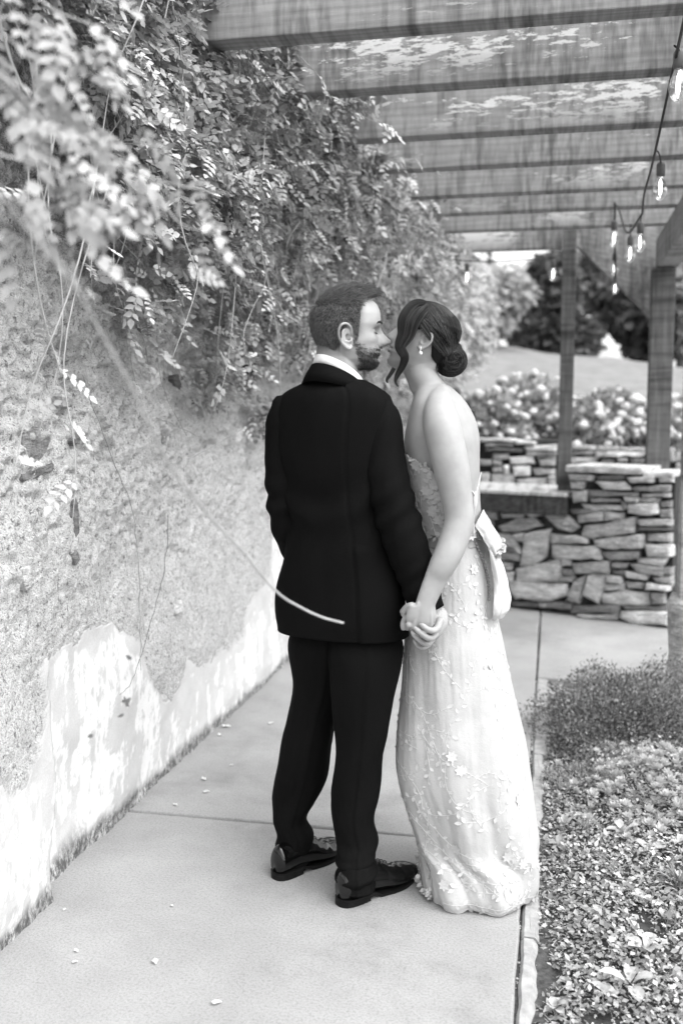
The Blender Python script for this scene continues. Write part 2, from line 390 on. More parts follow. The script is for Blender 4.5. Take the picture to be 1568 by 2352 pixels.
def ringloft(rings, n=64, sub=5):
    """rings rows: cx,cy,cz, a (side half), b (fwd half), yaw, exponent -> grid (m,n,3)"""
    A = catmull(np.array(rings, float), sub); th = np.linspace(0, 2*math.pi, n, endpoint=False)
    out = np.zeros((len(A), n, 3))
    for i, (cx, cy, cz, a, b, yaw, ex) in enumerate(A):
        c = np.cos(th); s = np.sin(th); d = (np.abs(c)**ex+np.abs(s)**ex)**(1/ex)
        x = a*c/d; y = b*s/d
        e1 = Rv*math.cos(yaw)-Fh*math.sin(yaw); e2 = Rv*math.sin(yaw)+Fh*math.cos(yaw)
        out[i] = np.array([cx, cy, cz])+x[:, None]*e1+y[:, None]*e2
    return out
def pxring(uL, uR, v, D, ratio, yaw, ex=2.2):
    c = Q((uL+uR)/2, v, D); m = (uR-uL)/2*D/FPX
    a = m/math.sqrt(math.cos(yaw)**2+(ratio*math.sin(yaw))**2)
    return (c[0], c[1], c[2], a, a*ratio, yaw, ex)
def gridmesh(name, Gd, closed=True, cap=(True, True)):
    m, n, _ = Gd.shape; V = Gd.reshape(-1, 3); F = []
    jj = n if closed else n-1
    for i in range(m-1):
        for j in range(jj): F.append((i*n+j, i*n+(j+1) % n, (i+1)*n+(j+1) % n, (i+1)*n+j))
    mb = MB(); mb.add(V, F)
    if cap[0]: mb.f.append(tuple(range(n)))
    if cap[1]: mb.f.append(tuple((m-1)*n+j for j in range(n-1, -1, -1)))
    return mb
def gnormals(Gd):
    du = np.gradient(Gd, axis=0); dv = np.roll(Gd, -1, 1)-np.roll(Gd, 1, 1)
    n = np.cross(dv, du); n /= np.linalg.norm(n, axis=2)[..., None]+1e-9
    c = Gd.mean(axis=1, keepdims=True); s = np.sign(((Gd-c)*n).sum(-1).sum()); return n*s
# ================================================================== SETTING
XW = -1.475; XE = -0.058
# ---- terrain and lawn
def terrain(x, y):
    d = y
    z = np.full(np.shape(x), -0.06)
    up = np.clip((d-10.3)/0.4, 0, 1); z = z+up*0.85
    crest = 2.95-0.13*np.clip(x, -6, 8)
    t = np.clip((d-11)/16, 0, 1); t = t*t*(3-2*t)
    z = z*(1-t)+np.where(d > 10.9, crest, z)*t
    t2 = np.clip((d-28)/40, 0, 1); z = z-t2*1.4*(d > 28)
    return z
ys = np.concatenate([np.linspace(-4, 8, 14), np.linspace(8.4, 14, 30), np.linspace(14.5, 40, 50), np.linspace(44, 160, 30)])
xs = np.concatenate([np.linspace(-90, -12, 20), np.linspace(-10, 14, 60), np.linspace(17, 110, 22)])
X, Y = np.meshgrid(xs, ys); Z = terrain(X, Y)+np.where(Y > 11, (fbm(X*0.7, Y*0.7, 3)-0.5)*0.18, 0)
nx = len(xs); I = (np.arange(len(ys)-1)[:, None]*nx+np.arange(nx-1)[None, :])
F = np.stack([I, I+1, I+nx+1, I+nx], -1).reshape(-1, 4)
tag(link('lawn', npmesh('lawn', np.stack([X, Y, Z], -1).reshape(-1, 3), F), MT['lawn']), kind='structure')
# ---- concrete path of separate slabs
J0 = float(G(655, 1893)[1]); PAD0 = float(G(1255, 1556)[1])
pb = MB(); pb.add(*boxvf(XW-0.1, 3.2, -2, 13, -0.058, -0.022)); path = tag(pb.build('path', MT['dirt'], smooth=False), kind='structure')
def slab(x0, x1, y0, y1, z=0.0, n=(1, 1)):
    """slab with slightly wandering arrises"""
    b = bmesh.new(); nx, ny = int((x1-x0)/0.06)+2, int((y1-y0)/0.06)+2
    lo = []; gx = np.linspace(x0, x1, nx); gy = np.linspace(y0, y1, ny)
    per = [(x, y0) for x in gx[:-1]]+[(x1, y) for y in gy[:-1]]+[(x, y1) for x in gx[::-1][:-1]]+[(x0, y) for y in gy[::-1][:-1]]
    per = np.array(per); jit = (fbm(per[:, 0]*9, per[:, 1]*9, 5, 3)-0.5)*0.010
    cx, cy = (x0+x1)/2, (y0+y1)/2
    def rg(ins, zz):
        out = []
        for (px, py), j in zip(per, jit):
            qx = px+(ins+j if px <= x0+1e-6 else -(ins+j) if px >= x1-1e-6 else 0); qy = py+(ins+j if py <= y0+1e-6 else -(ins+j) if py >= y1-1e-6 else 0)
            out.append((qx, qy, zz))
        return out
    R = [rg(0.004, -0.05), rg(0.003, z-0.010), rg(0.006, z-0.003), rg(0.010, z)]
    m = MB(); V = [p for r in R for p in r]; k = len(per); Fc = []
    for i in range(3):
        for j in range(k): Fc.append((i*k+j, i*k+(j+1) % k, (i+1)*k+(j+1) % k, (i+1)*k+j))
    Fc.append(tuple(3*k+j for j in range(k))); m.add(V, Fc)
    return m.build('concrete_slab', MT['concrete'], path, smooth=False)
slab(XW-0.05, XE, -1.5, J0-0.004); slab(XW-0.05, XE, J0+0.004, 12.5)
slab(XE+0.003, 3.1, PAD0, 9.4, -0.002)
# ---- kerb strip beside the bed, broken into lengths
kerb = tag(MB().add(*boxvf(XE+0.01, XE+0.075, 0.3, PAD0-0.01, -0.055, -0.03)).build('kerb', MT['dirt'], smooth=False), kind='structure')
y = 0.9
while y < PAD0-0.1:
    L = random.uniform(0.5, 1.1); y1 = min(y+L, PAD0-0.01); xo = 0.002+random.uniform(0, 0.005)
    b = bmesh.new(); n = 24; wdt = 0.05+random.uniform(-0.008, 0.012)
    yy = np.linspace(y, y1-0.008, n); e = (fbm(yy*14, yy*0+y, 9, 3)-0.5)*0.02; e2 = (fbm(yy*14, yy*0+y, 19, 3)-0.5)*0.028
    V = []; 
    for q in range(n):
        a = XE+xo+e[q]*0.5; c = XE+xo+wdt+e2[q]
        V += [(a, yy[q], -0.055), (a, yy[q], -0.014), (a+0.008, yy[q], -0.004), (c-0.012, yy[q], -0.005+e[q]*0.2), (c, yy[q], -0.02), (c+0.004, yy[q], -0.055)]
    Fc = [(q*6+k, q*6+k+1, q*6+6+k+1, q*6+6+k) for q in range(n-1) for k in range(5)]+[tuple(range(6)), tuple((n-1)*6+k for k in range(5, -1, -1))]
    MB().add(V, Fc).build('kerb_stone', MT['kerb'], kerb, smooth=False)
    y = y1
# ---- garden bed soil
bx = np.arange(XE+0.055, 3.4, 0.03); by = np.arange(0.6, PAD0-0.005, 0.03); BX, BY = np.meshgrid(bx, by)
def bedz(x, y): return -0.028+0.05*np.clip((x-XE-0.06)/0.3, 0, 1)+0.03*(fbm(x*6, y*6, 11)-0.5)
BZ = bedz(BX, BY); nb = len(bx); I = (np.arange(len(by)-1)[:, None]*nb+np.arange(nb-1)[None, :])
tag(link('garden_bed', npmesh('garden_bed', np.stack([BX, BY, BZ], -1).reshape(-1, 3), np.stack([I, I+1, I+nb+1, I+nb], -1).reshape(-1, 4)), MT['soil']), kind='structure')
# ================================================================== ROUGHCAST WALL
YS = float(G(112, 2070)[1])          # step in the wall face
wy = [0.3]
while wy[-1] < 13: wy.append(wy[-1]+(0.02 if wy[-1] < 1.1 else 0.0075*max(1, (wy[-1]/3.2)**1.6)))
wy = np.array(wy); wz = np.concatenate([np.arange(-0.03, 2.2, 0.008), np.arange(2.2, 2.95, 0.02)])
WY, WZ = np.meshgrid(wy, wz)
bp = [(44, 1521), (62, 1505), (134, 1486), (187, 1450), (222, 1424), (254, 1426), (267, 1450), (290, 1453), (312, 1466), (320, 1520), (338, 1557), (361, 1597), (387, 1596), (414, 1557), (421, 1500), (445, 1534), (472, 1521), (499, 1492), (534, 1486), (561, 1463), (566, 1400), (583, 1356), (614, 1325), (622, 1245), (605, 1205), (597, 1170)]
q = np.array([onX(u, v, XW) for u, v in bp]); qy = np.maximum.accumulate(q[:, 1]+np.arange(len(q))*1e-4)
qy = np.concatenate([[0.0], qy, [qy[-1]+1, 14]]); qz = np.concatenate([[0.85], q[:, 2], [1.25, 1.2]])
zb = np.interp(WY, qy, qz)
edge = zb-WZ+(fbm(WY*14, WZ*9, 31, 4)-0.5)*0.07+(fbm(WY*60, WZ*30, 32, 3)-0.5)*0.03
pa = onX(25, 1640, XW+0.06)           # bare patch in the near plaster
d2 = np.sqrt(((WY-pa[1])/0.17)**2+((WZ-pa[2])/0.17)**2)+(fbm(WY*12, WZ*12, 77)-0.5)*0.6
edge = np.minimum(edge, (d2-1)*0.1)
plaster = np.clip(edge/0.008, 0, 1)
rough = (fbm(WY*45, WZ*45, 1, 3)-0.5)*0.034+(fbm(WY*16, WZ*16, 2, 3)-0.5)*0.028
big = (fbm(WY*2.2, WZ*2.2, 4, 3)-0.5)*0.07
pits = -np.clip(vn(WY*30, WZ*44, 8)-0.68, 0, 1)*0.11*np.clip((WZ-0.8)/0.9, 0.12, 1)
peb = np.clip(vn(WY*38, WZ*38, 18)-0.62, 0, 1)*0.035*np.clip((WZ-0.7)/0.6, 0.1, 1)
hi = np.clip((WZ-0.6)/1.2, 0, 1)
gouge = -np.clip(fbm(WY*7, WZ*7, 41, 4)-0.58, 0, 1)*0.35*hi
bare = big+rough*(0.25+0.95*hi)+pits+peb+gouge
pl = big*0.8+0.010+(fbm(WY*10, WZ*10, 6, 3)-0.5)*0.008+(fbm(WY*60, WZ*30, 16, 2)-0.5)*0.0015
disp = bare*(1-plaster)+pl*plaster
base = np.clip((0.10-WZ)/0.10, 0, 1); disp = disp*(1-0.7*base)+base*(fbm(WY*20, WZ*20, 22)-0.5)*0.02
step = np.clip((YS+(fbm(WZ*3, WZ*0, 13)-0.5)*0.12-WY)/0.012, 0, 1)*np.clip((1.25-WZ)/0.25, 0, 1)
WX = XW+disp+step*0.058
streak = fbm(WY*22, WZ*9, 51, 5, 0.66)
white = np.clip((streak-0.50+0.16*np.clip((3.1-WY)/1.0, 0, 1)*np.clip((0.5-WZ)/0.3, 0, 1)+0.9*(fbm(WY*5, WZ*3.2, 61, 4)-0.5))/0.02, 0, 1)*plaster*np.clip((edge-0.02-0.20*np.clip(fbm(WY*6, WZ*5, 66, 3)-.35, 0, 1))/0.01, 0, 1)
damp = np.clip(1.0-WZ/(0.012+0.20*np.clip(fbm(WY*2.8+7, WZ*0, 71)-.3, 0, 1)*np.interp(WY, [2.2, 3.6, 5], [1.2, .6, .25])+0.06*fbm(WY*22, WZ*8, 72)), 0, 1)
stain_shade = np.clip((fbm(WY*2.4, WZ*1.0, 81, 4)-0.50-0.04+0.39*np.clip((WZ-1.70)/0.30, 0, 1))/0.12, 0, 1)*np.clip((WZ-1.3)/0.5, 0, 1)  # mossy stain, plus the shade behind the vine overhang painted in as darker colour
nw = len(wy); I = (np.arange(len(wz)-1)[:, None]*nw+np.arange(nw-1)[None, :])
me = npmesh('garden_wall', np.stack([WX, WY, WZ], -1).reshape(-1, 3), np.stack([I, I+1, I+nw+1, I+nw], -1).reshape(-1, 4))
for nm, ar in (('plaster', plaster), ('white', white), ('damp', damp), ('stain_shade', stain_shade), ('pebble', np.clip(peb/0.008, 0, 1)*(1-plaster))):
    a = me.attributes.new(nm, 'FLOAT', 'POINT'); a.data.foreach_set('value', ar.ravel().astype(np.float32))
def mk_wall():
    m, t, b = M_('roughcast'); A = lambda n: N(t, 'ShaderNodeAttribute', attribute_name=n).outputs['Fac']
    f = noise(t, 70, 5, 0.7); g = noise(t, 9, 5, 0.6); h = noise(t, 190, 3, 0.6)
    bare = math_(t, 'MULTIPLY', ramp(t, g, [(0.3, 0.54), (0.7, 0.68)]), ramp(t, f, [(0.30, 0.32), (0.41, 0.94), (0.70, 1.12)]))
    bare = math_(t, 'MULTIPLY', bare, math_(t, 'MULTIPLY', ramp(t, h, [(0.36, 0.6), (0.52, 1.05)]), ramp(t, noise(t, 1.0, 4, 0.65, stretch=(75, 75, 48)), [(0.35, 0.4), (0.43, 1.0)])))
    bare = mixc(t, math_(t, 'MULTIPLY', A('pebble'), 0.5), bare, 0.5)
    bare = mixc(t, math_(t, 'MULTIPLY', A('stain_shade'), 0.75), bare, math_(t, 'MULTIPLY', bare, ramp(t, noise(t, 14, 5, 0.7), [(0.42, 0.12), (0.6, 0.6)])))
    grey = math_(t, 'MULTIPLY', ramp(t, g, [(0.3, 0.48), (0.7, 0.56)]), ramp(t, h, [(0.3, 0.9), (0.7, 1.06)]))
    wn = noise(t, 1.0, 7, 0.75, stretch=(26, 26, 14)); wf = math_(t, 'MULTIPLY', A('white'), ramp(t, wn, [(0.40, 0.0), (0.47, 1.0)]))
    pc = mixc(t, wf, grey, 0.70)
    c = mixc(t, A('plaster'), bare, pc)
    dn = noise(t, 1.0, 6, 0.75, stretch=(60, 60, 30))
    df = math_(t, 'MULTIPLY', math_(t, 'MINIMUM', math_(t, 'MULTIPLY', A('damp'), 1.8), 1.0), ramp(t, dn, [(0.34, 0.15), (0.55, 1.0)]))
    c = mixc(t, df, c, 0.10)
    t.links.new(c, b.inputs['Base Color']); b.inputs['Roughness'].default_value = 0.95; b.inputs['Specular IOR Level'].default_value = 0.15
    hh = math_(t, 'MULTIPLY', math_(t, 'ADD', f, math_(t, 'MULTIPLY', h, 0.5)), mixc(t, A('plaster'), 1.0, 0.12)); bump(t, b, hh, 1.0, 0.014)
    return m
MT['wall'] = mk_wall()
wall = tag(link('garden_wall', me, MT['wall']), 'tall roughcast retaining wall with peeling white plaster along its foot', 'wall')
MB().add(*boxvf(XW-0.5, XW-0.09, 0.3, 13, -0.05, 2.9)).build('wall_core', MT['soil'], wall, smooth=False)
def outline_stone(name, pts, o, ex, ez, en, depth, parent, tone=1.0, seedv=0, dome=0.35):
    """irregular stone: pts 2D outline in (ex,ez) metres about origin o; en outward"""
    p = np.asarray(pts, float); c = p.mean(0); k = len(p)
    n2 = max(14, k+8); # resample the outline, rounding the corners
    cl = np.vstack([p, p[:1]]); L = np.r_[0, np.cumsum(np.linalg.norm(np.diff(cl, axis=0), axis=1))]
    m2 = n2-k; s = np.sort(np.concatenate([L[:-1], np.linspace(0, L[-1], m2, endpoint=False)+L[-1]/m2*0.5])); n2 = len(s)
    p = c+(p-c)*1.035; cl = np.vstack([p, p[:1]])
    q = np.stack([np.interp(s % L[-1], L, cl[:, 0]), np.interp(s % L[-1], L, cl[:, 1])], 1)
    rs = np.random.RandomState(seedv+int(abs(c[0]*977+c[1]*331)*10) % 9999)
    sz = np.linalg.norm(q-c, axis=1).mean(); q = q+rs.uniform(-1, 1, q.shape)*sz*0.05
    tilt = rs.uniform(-0.12, 0.12, 2)
    def lay(scale, dd, jit=0.0):
        out = []
        for x in q:
            w2 = c+(x-c)*scale; dz = dd+(w2-c)@tilt*(dd > depth*0.4)+rs.uniform(-1, 1)*jit
            out.append(o+ex*w2[0]+ez*w2[1]+en*dz)
        return out
    # edges keep an absolute bevel width so long stones stay long
    bev = min(0.018, sz*0.18)/sz
    V = lay(1, -0.04)+lay(1, depth*0.62, sz*0.03)+lay(1-bev, depth*0.93, sz*0.03)+lay(1-2.6*bev, depth, sz*0.035)
    cc = o+ex*c[0]+ez*c[1]+en*(depth+sz*0.02); V.append(cc)
    Fc = [(i*n2+j, i*n2+(j+1) % n2, (i+1)*n2+(j+1) % n2, (i+1)*n2+j) for i in range(3) for j in range(n2)]+[(3*n2+j, 3*n2+(j+1) % n2, 4*n2) for j in range(n2)]
    ob = MB().add(V, Fc).build(name, MT['stone'], parent); ob['tone'] = float(tone)
    me_ = ob.data
    try: me_.set_sharp_from_angle(angle=math.radians(38))
    except Exception: pass
    return ob
# stones that show in the roughcast
for (u, v, wd, ht, rot, tn) in ((93, 1012, 62, 84, 0.05, 0.9), (95, 1083, 84, 17, 0.12, 0.6), (165, 1190, 10, 84, 0.05, 0.55), (184, 1000, 36, 20, .5, .7), (15, 625, 60, 28, -0.2, .8), (428, 880, 18, 40, 0.3, 0.55), (150, 920, 26, 30, 0, 1.5), (8, 900, 18, 36, 0.1, 0.7), (10, 1325, 20, 50, 0.1, 1.7), (160, 1280, 12, 30, .5, 0.6), (405, 1395, 16, 32, 0.1, 1.7), (262, 1170, 18, 18, .2, 1.7), (376, 1000, 22, 28, .2, 1.0)):
    o0 = onX(u, v, XW); e_y = onX(u+wd/2, v, XW)[1]-onX(u-wd/2, v, XW)[1]; e_z = onX(u, v-ht/2, XW)[2]-onX(u, v+ht/2, XW)[2]
    k = 8; pts = [((abs(math.cos(a))**0.35*math.copysign(1, math.cos(a)))*e_y/2, (abs(math.sin(a))**0.35*math.copysign(1, math.sin(a)))*e_z/2) for a in np.arange(k)*2*math.pi/k+0.3]
    pts = [(a*math.cos(rot)-b*math.sin(rot), a*math.sin(rot)+b*math.cos(rot)) for a, b in pts]
    i0 = np.argmin(abs(wz-o0[2])); j0 = np.argmin(abs(wy-o0[1])); o0[0] = WX[i0, j0]-0.004
    outline_stone('stone', pts, o0, np.array([0, 1.0, 0]), Zv, np.array([1.0, 0, 0]), 0.014, wall, tn, int(u))
# ================================================================== DRY-STONE WALLS
A0 = G(1170, 1395); B0 = G(1545, 1440); dirw = (B0-A0); dirw[2] = 0; dirw /= np.linalg.norm(dirw)
nw_ = np.array([dirw[1], -dirw[0], 0]); 
if np.dot(nw_, Fh) > 0: nw_ = -nw_
fw = empty('stone_wall', 'low dry-stone wall of flat grey stones behind the bride, stepping up to the right', 'stone wall')
def Z5(x, y): return ((1100+0.3871*x)/1.0887, (1050+0.3871*y)/1.0887)
Ap = A0+nw_*-0.05
def wall2(x, y, A, n, ex):
    u, v = Z5(x, y); p = onplane(u, v, A, n)-A; return (float(np.dot(p, ex)), float(p[2]))
FRONT = [[(385,690),(490,640),(610,622),(665,680),(560,715),(410,725)],[(680,610),(820,608),(905,690),(850,720),(770,700)],[(560,735),(720,700),(690,880),(640,925),(530,935)],[(370,730),(480,745),(525,835),(400,820)],[(725,735),(860,745),(960,765),(960,795),(720,795)],[(730,800),(1020,815),(1050,895),(740,890)],[(500,960),(770,900),(790,1030),(500,1045)],[(790,900),(850,895),(850,940),(790,940)],[(850,925),(1100,905),(1100,985),(880,990)],[(790,960),(860,960),(870,1005),(800,1005)],[(450,1050),(820,1050),(830,1130),(700,1170),(500,1150)],[(840,1120),(880,1030),(950,1000),(930,1100),(910,1180),(830,1160)],[(960,1000),(1090,995),(1030,1180),(930,1120)],[(1085,1000),(1180,1010),(1190,1050),(1080,1045)],[(1060,1060),(1200,1050),(1190,1095),(1070,1100)],[(1060,1120),(1200,1095),(1350,1115),(1360,1190),(1180,1195),(1060,1180)],[(1370,1115),(1460,1110),(1460,1180),(1380,1185)],[(370,840),(520,845),(520,905),(370,900)],[(390,915),(470,920),(465,965),(400,960)],[(410,975),(480,980),(475,1040),(430,1045)],[(890,610),(1060,590),(1070,650),(900,665)],[(1070,590),(1190,600),(1190,640),(1075,650)],[(930,690),(1270,630),(1260,720),(1000,765),(925,750)],[(1000,770),(1330,735),(1320,820),(1150,832),(1010,815)],[(1050,850),(1290,840),(1290,890),(1120,905),(1060,880)],[(1345,730),(1500,728),(1500,785),(1350,780)],[(1325,800),(1500,798),(1500,880),(1350,875)],[(1280,890),(1480,885),(1440,945),(1280,920)],[(1230,925),(1450,955),(1440,1005),(1290,990)],[(1120,920),(1220,920),(1210,955),(1120,950)],[(1110,962),(1205,968),(1210,1005),(1120,992)],[(1210,975),(1350,1000),(1340,1030),(1215,1015)],[(1380,1015),(1500,1005),(1500,1060),(1400,1040)],[(1340,1050),(1490,1070),(1490,1100),(1330,1090)],[(1210,1040),(1320,1050),(1310,1085),(1220,1080)],[(1280,640),(1500,640),(1500,680),(1300,680)],[(1290,688),(1500,688),(1500,716),(1290,714)],[(1430,580),(1500,570),(1500,630),(1430,625)],[(1215,540),(1415,535),(1420,600),(1330,615),(1220,600)],[(915,540),(1190,552),(1190,580),(1070,584),(940,570)],[(850,575),(960,578),(1060,586),(1055,600),(860,606)],[(970,450),(1290,468),(1290,492),(980,492)],[(1310,478),(1490,470),(1490,497),(1310,505)],[(1250,430),(1490,420),(1480,460),(1260,460)],[(1010,400),(1200,395),(1240,450),(1080,450)],[(840,350),(1000,355),(990,393),(850,390)],[(1210,370),(1390,360),(1390,402),(1230,405)],[(1400,350),(1510,335),(1510,400),(1420,400)],[(850,400),(940,400),(930,445),(860,445)],[(860,458),(960,455),(950,525),(870,530)],[(980,503),(1170,508),(1165,532),(990,532)],[(1175,520),(1210,525),(1230,575),(1190,570)],[(1430,530),(1500,520),(1500,562),(1430,562)],[(1010,358),(1190,352),(1200,385),(1020,390)],[(460,1172),(640,1176),(640,1207),(470,1202)],[(650,1175),(855,1180),(850,1222),(660,1207)],[(860,1197),(1170,1190),(1160,1245),(850,1245)],[(1180,1232),(1500,1238),(1500,1320),(1250,1312),(1165,1275)],[(1190,1197),(1460,1197),(1460,1226),(1200,1222)],[(400,602),(560,602),(540,630),(410,632)],[(480,738),(550,728),(545,790),(500,780)],[(900,1252),(1160,1248),(1150,1285),(930,1270)],[(700,1040),(810,1005),(880,1010),(860,1043)],[(960,560),(1050,590),(960,590)],[(1130,1055),(1200,1060),(1190,1090),(1140,1085)],[(1380,950),(1500,950),(1500,1000),(1400,1000)],[(540,860),(525,830),(440,830),(530,850)],[(640,1180),(700,1180),(690,1210),(645,1210)],[(700,910),(780,900),(780,960),(760,900)],[(1200,495),(1300,505),(1290,530),(1210,525)],[(1300,510),(1425,505),(1420,530),(1300,530)],[(1100,640),(1180,645),(1140,655)],[(570,602),(665,602),(660,620),(580,618)]]
TONE = {0:1.0,1:1.0,2:1.5,4:1.3,5:1.5,6:1.5,8:1.2,9:.5,10:1.7,12:1.5,13:1.5,15:1.7,22:1.2,23:1.5,26:1.8,27:1.7,28:1.1,30:.5,31:1.7,33:1.9,36:.4,38:2.1,39:1.6,40:.6,41:.7,42:1.5,46:1.6,47:1.6,53:.6,54:.5,55:.7,56:.6,57:1.9,58:.6}
zmin = 9; ex = dirw
for i, poly in enumerate(FRONT):
    a = [wall2(x, y, A0, nw_, ex) for x, y in poly]
    outline_stone('stone', a, A0, ex, Zv, nw_, 0.03+0.04*random.random(), fw, TONE.get(i, random.uniform(0.85, 1.5)), i)
# courses hidden or half hidden to the left of the traced ones
x = -2.6; s_left = wall2(380, 800, A0, nw_, ex)[0]
z = 0.0
while z < 0.70:
    hgt = random.uniform(0.05, 0.12); x = -2.4
    while x < s_left-0.02:
        L = min(random.uniform(0.14, 0.4), s_left-x); 
        if L < 0.05: break
        outline_stone('stone', [(x, z), (x+L*.5, z-.005), (x+L-.012, z+.005), (x+L-.015, z+hgt-.014), (x+L*.4, z+hgt-.01), (x+.005, z+hgt-.016)], A0, ex, Zv, nw_, random.uniform(.02, .06), fw, random.uniform(.7, 1.5), int(z*100)); x += L
    z += hgt
pc = [A0+ex*s+nw_*d for s in (-2.6, wall2(850, 500, A0, nw_, ex)[0]) for d in (-0.75, 0.0)]
sR = wall2(1512, 500, A0, nw_, ex)[0]; sM = wall2(838, 500, A0, nw_, ex)[0]; ztopL = wall2(500, 600, A0, nw_, ex)[1]; ztopR = wall2(1000, 350, A0, nw_, ex)[1]
def obox(s0, s1, d0, d1, z0, z1):
    V = [A0*np.array([1, 1, 0])+ex*s+nw_*d+Zv*z for z in (z0, z1) for d in (d1, d0) for s in (s0, s1)]
    return V, [(0, 2, 3, 1), (4, 5, 7, 6), (0, 1, 5, 4), (2, 6, 7, 3), (0, 4, 6, 2), (1, 3, 7, 5)]
core = MB(); core.add(*obox(-2.6, sM, -0.7, -0.008, -0.05, ztopL)); core.add(*obox(sM+0.002, sR, -0.45, -0.008, -0.05, ztopR)); core.build('wall_core', MT['gap'], fw, smooth=False)
# cap stones on the taller part
for (s0, s1, d0, zz, th) in ((sM-0.02, wall2(1312, 500, A0, nw_, ex)[0], 0.05, ztopR+0.012, 0.05), (wall2(1318, 500, A0, nw_, ex)[0], sR, 0.04, ztopR-0.004, 0.03)):
    V, F_ = obox(s0, s1, -0.42, d0, zz, zz+th); V = [p+np.array([random.uniform(-.006, .006) for _ in range(3)]) for p in V]
    o = bevelled('cap_stone', V, F_, MT['stone'], fw, 0.012, 2); o['tone'] = 1.75
# bench timber on the lower part
V, F_ = obox(-2.5, sM-0.004, -0.04, 0.075, ztopL+0.004, ztopL+0.135); bt = bevelled('timber_beam', V, F_, MT['bench'], None, 0.008, 2)
bn = empty('timber_bench', 'long timber bench top on the low stone wall just right of the bride', 'bench'); bt.parent = bn
V, F_ = obox(-2.5, sM-0.004, -0.66, 0.08, ztopL+0.139, ztopL+0.165); bevelled('seat_board', V, F_, MT['benchtop'], bn, 0.005, 2)
# second wall behind
BACK = [[(260,115),(480,118),(480,140),(260,140)],[(485,125),(620,140),(620,160),(485,158)],[(300,180),(540,185),(530,205),(300,200)],[(550,168),(750,158),(750,200),(560,200)],[(345,215),(445,215),(440,250),(340,250)],[(450,240),(600,230),(610,280),(460,285)],[(260,255),(335,255),(340,290),(260,290)],[(470,300),(580,295),(580,360),(480,360)],[(415,290),(445,290),(450,345),(415,345)],[(600,310),(740,310),(740,350),(610,355)],[(640,260),(745,255),(745,295),(650,295)],[(260,340),(320,340),(320,440),(260,440)],[(335,350),(480,350),(480,440),(335,440)],[(500,380),(690,370),(690,440),(500,440)],[(850,165),(1000,165),(1000,190),(850,190)],[(850,240),(1030,235),(1000,275),(850,275)],[(1005,203),(1320,210),(1310,235),(1010,232)],[(1140,242),(1210,242),(1210,268),(1145,268)],[(1040,250),(1130,250),(1120,280),(1040,280)],[(1220,245),(1320,250),(1310,280),(1230,280)],[(850,198),(990,200),(990,225),(850,225)],[(300,148),(470,150),(470,170),(300,170)],[(560,208),(750,208),(750,225),(560,228)],[(620,235),(745,232),(745,250),(630,252)],[(340,300),(405,295),(405,335),(345,335)],[(700,360),(745,360),(745,440),(700,440)],[(1010,170),(1150,175),(1150,195),(1010,195)],[(1160,178),(1320,180),(1320,202),(1160,202)],[(1330,200),(1480,205),(1480,240),(1330,240)],[(1480,180),(1510,180),(1510,270),(1480,270)],[(340,258),(400,258),(400,288),(345,288)]]
TB = {0:1.9,1:1.8,2:.4,3:1.9,4:1.5,5:2.1,7:2.2,8:2.2,11:1.5,12:1.6,13:1.5,15:1.6,16:2.3,17:2.3,18:.6,19:.6,20:.7}
A1 = Q(1270, 1200, 9.6); A1[2] = 0; n1 = -np.array([math.sin(0.08), math.cos(0.08), 0]); e1_ = np.array([n1[1]*-1, n1[0], 0])
if np.dot(e1_, Rv) < 0: e1_ = -e1_
bwl = empty('stone_wall', 'farther dry-stone retaining wall below the hydrangea bushes', 'stone wall')
for i, poly in enumerate(BACK):
    a = [wall2(x, y, A1, n1, e1_) for x, y in poly]; outline_stone('stone', a, A1, e1_, Zv, n1, 0.05+0.04*random.random(), bwl, TB.get(i, random.uniform(.9, 1.5)), i+200)
zt = wall2(500, 118, A1, n1, e1_)[1]; zt2 = wall2(1100, 200, A1, n1, e1_)[1]; z = 0.0; s_r = wall2(1515, 400, A1, n1, e1_)[0]; s_l = wall2(255, 300, A1, n1, e1_)[0]
for (x0, x1, z0, z1) in ((-4.5, s_l-0.01, 0.0, zt), (s_l, s_r, 0.0, wall2(500, 445, A1, n1, e1_)[1]), (s_r, 3.5, 0, zt2)):
    z = z0
    while z < z1-0.03:
        hgt = random.uniform(0.07, 0.15); x = x0
        while x < x1-0.05:
            L = min(random.uniform(0.2, 0.5), x1-x)
            outline_stone('stone', [(x, z), (x+L-.015, z), (x+L-.015, min(z+hgt, z1)-.015), (x+.005, min(z+hgt, z1)-.015)], A1, e1_, Zv, n1, random.uniform(.04, .08), bwl, random.uniform(.8, 1.6), int(z*100)); x += L
        z += hgt
def ob1(s0, s1, d0, d1, z0, z1):
    V = [A1+e1_*s+n1*d+Zv*z for z in (z0, z1) for d in (d1, d0) for s in (s0, s1)]
    return V, [(0, 2, 3, 1), (4, 5, 7, 6), (0, 1, 5, 4), (2, 6, 7, 3), (0, 4, 6, 2), (1, 3, 7, 5)]
c2 = MB(); c2.add(*ob1(-4.5, wall2(800, 400, A1, n1, e1_)[0], -0.5, -0.005, -0.06, zt-0.02)); c2.add(*ob1(wall2(800, 400, A1, n1, e1_)[0]+.002, 3.5, -0.5, -0.005, -0.06, zt2-0.02)); c2.build('wall_core', MT['gap'], bwl, smooth=False)
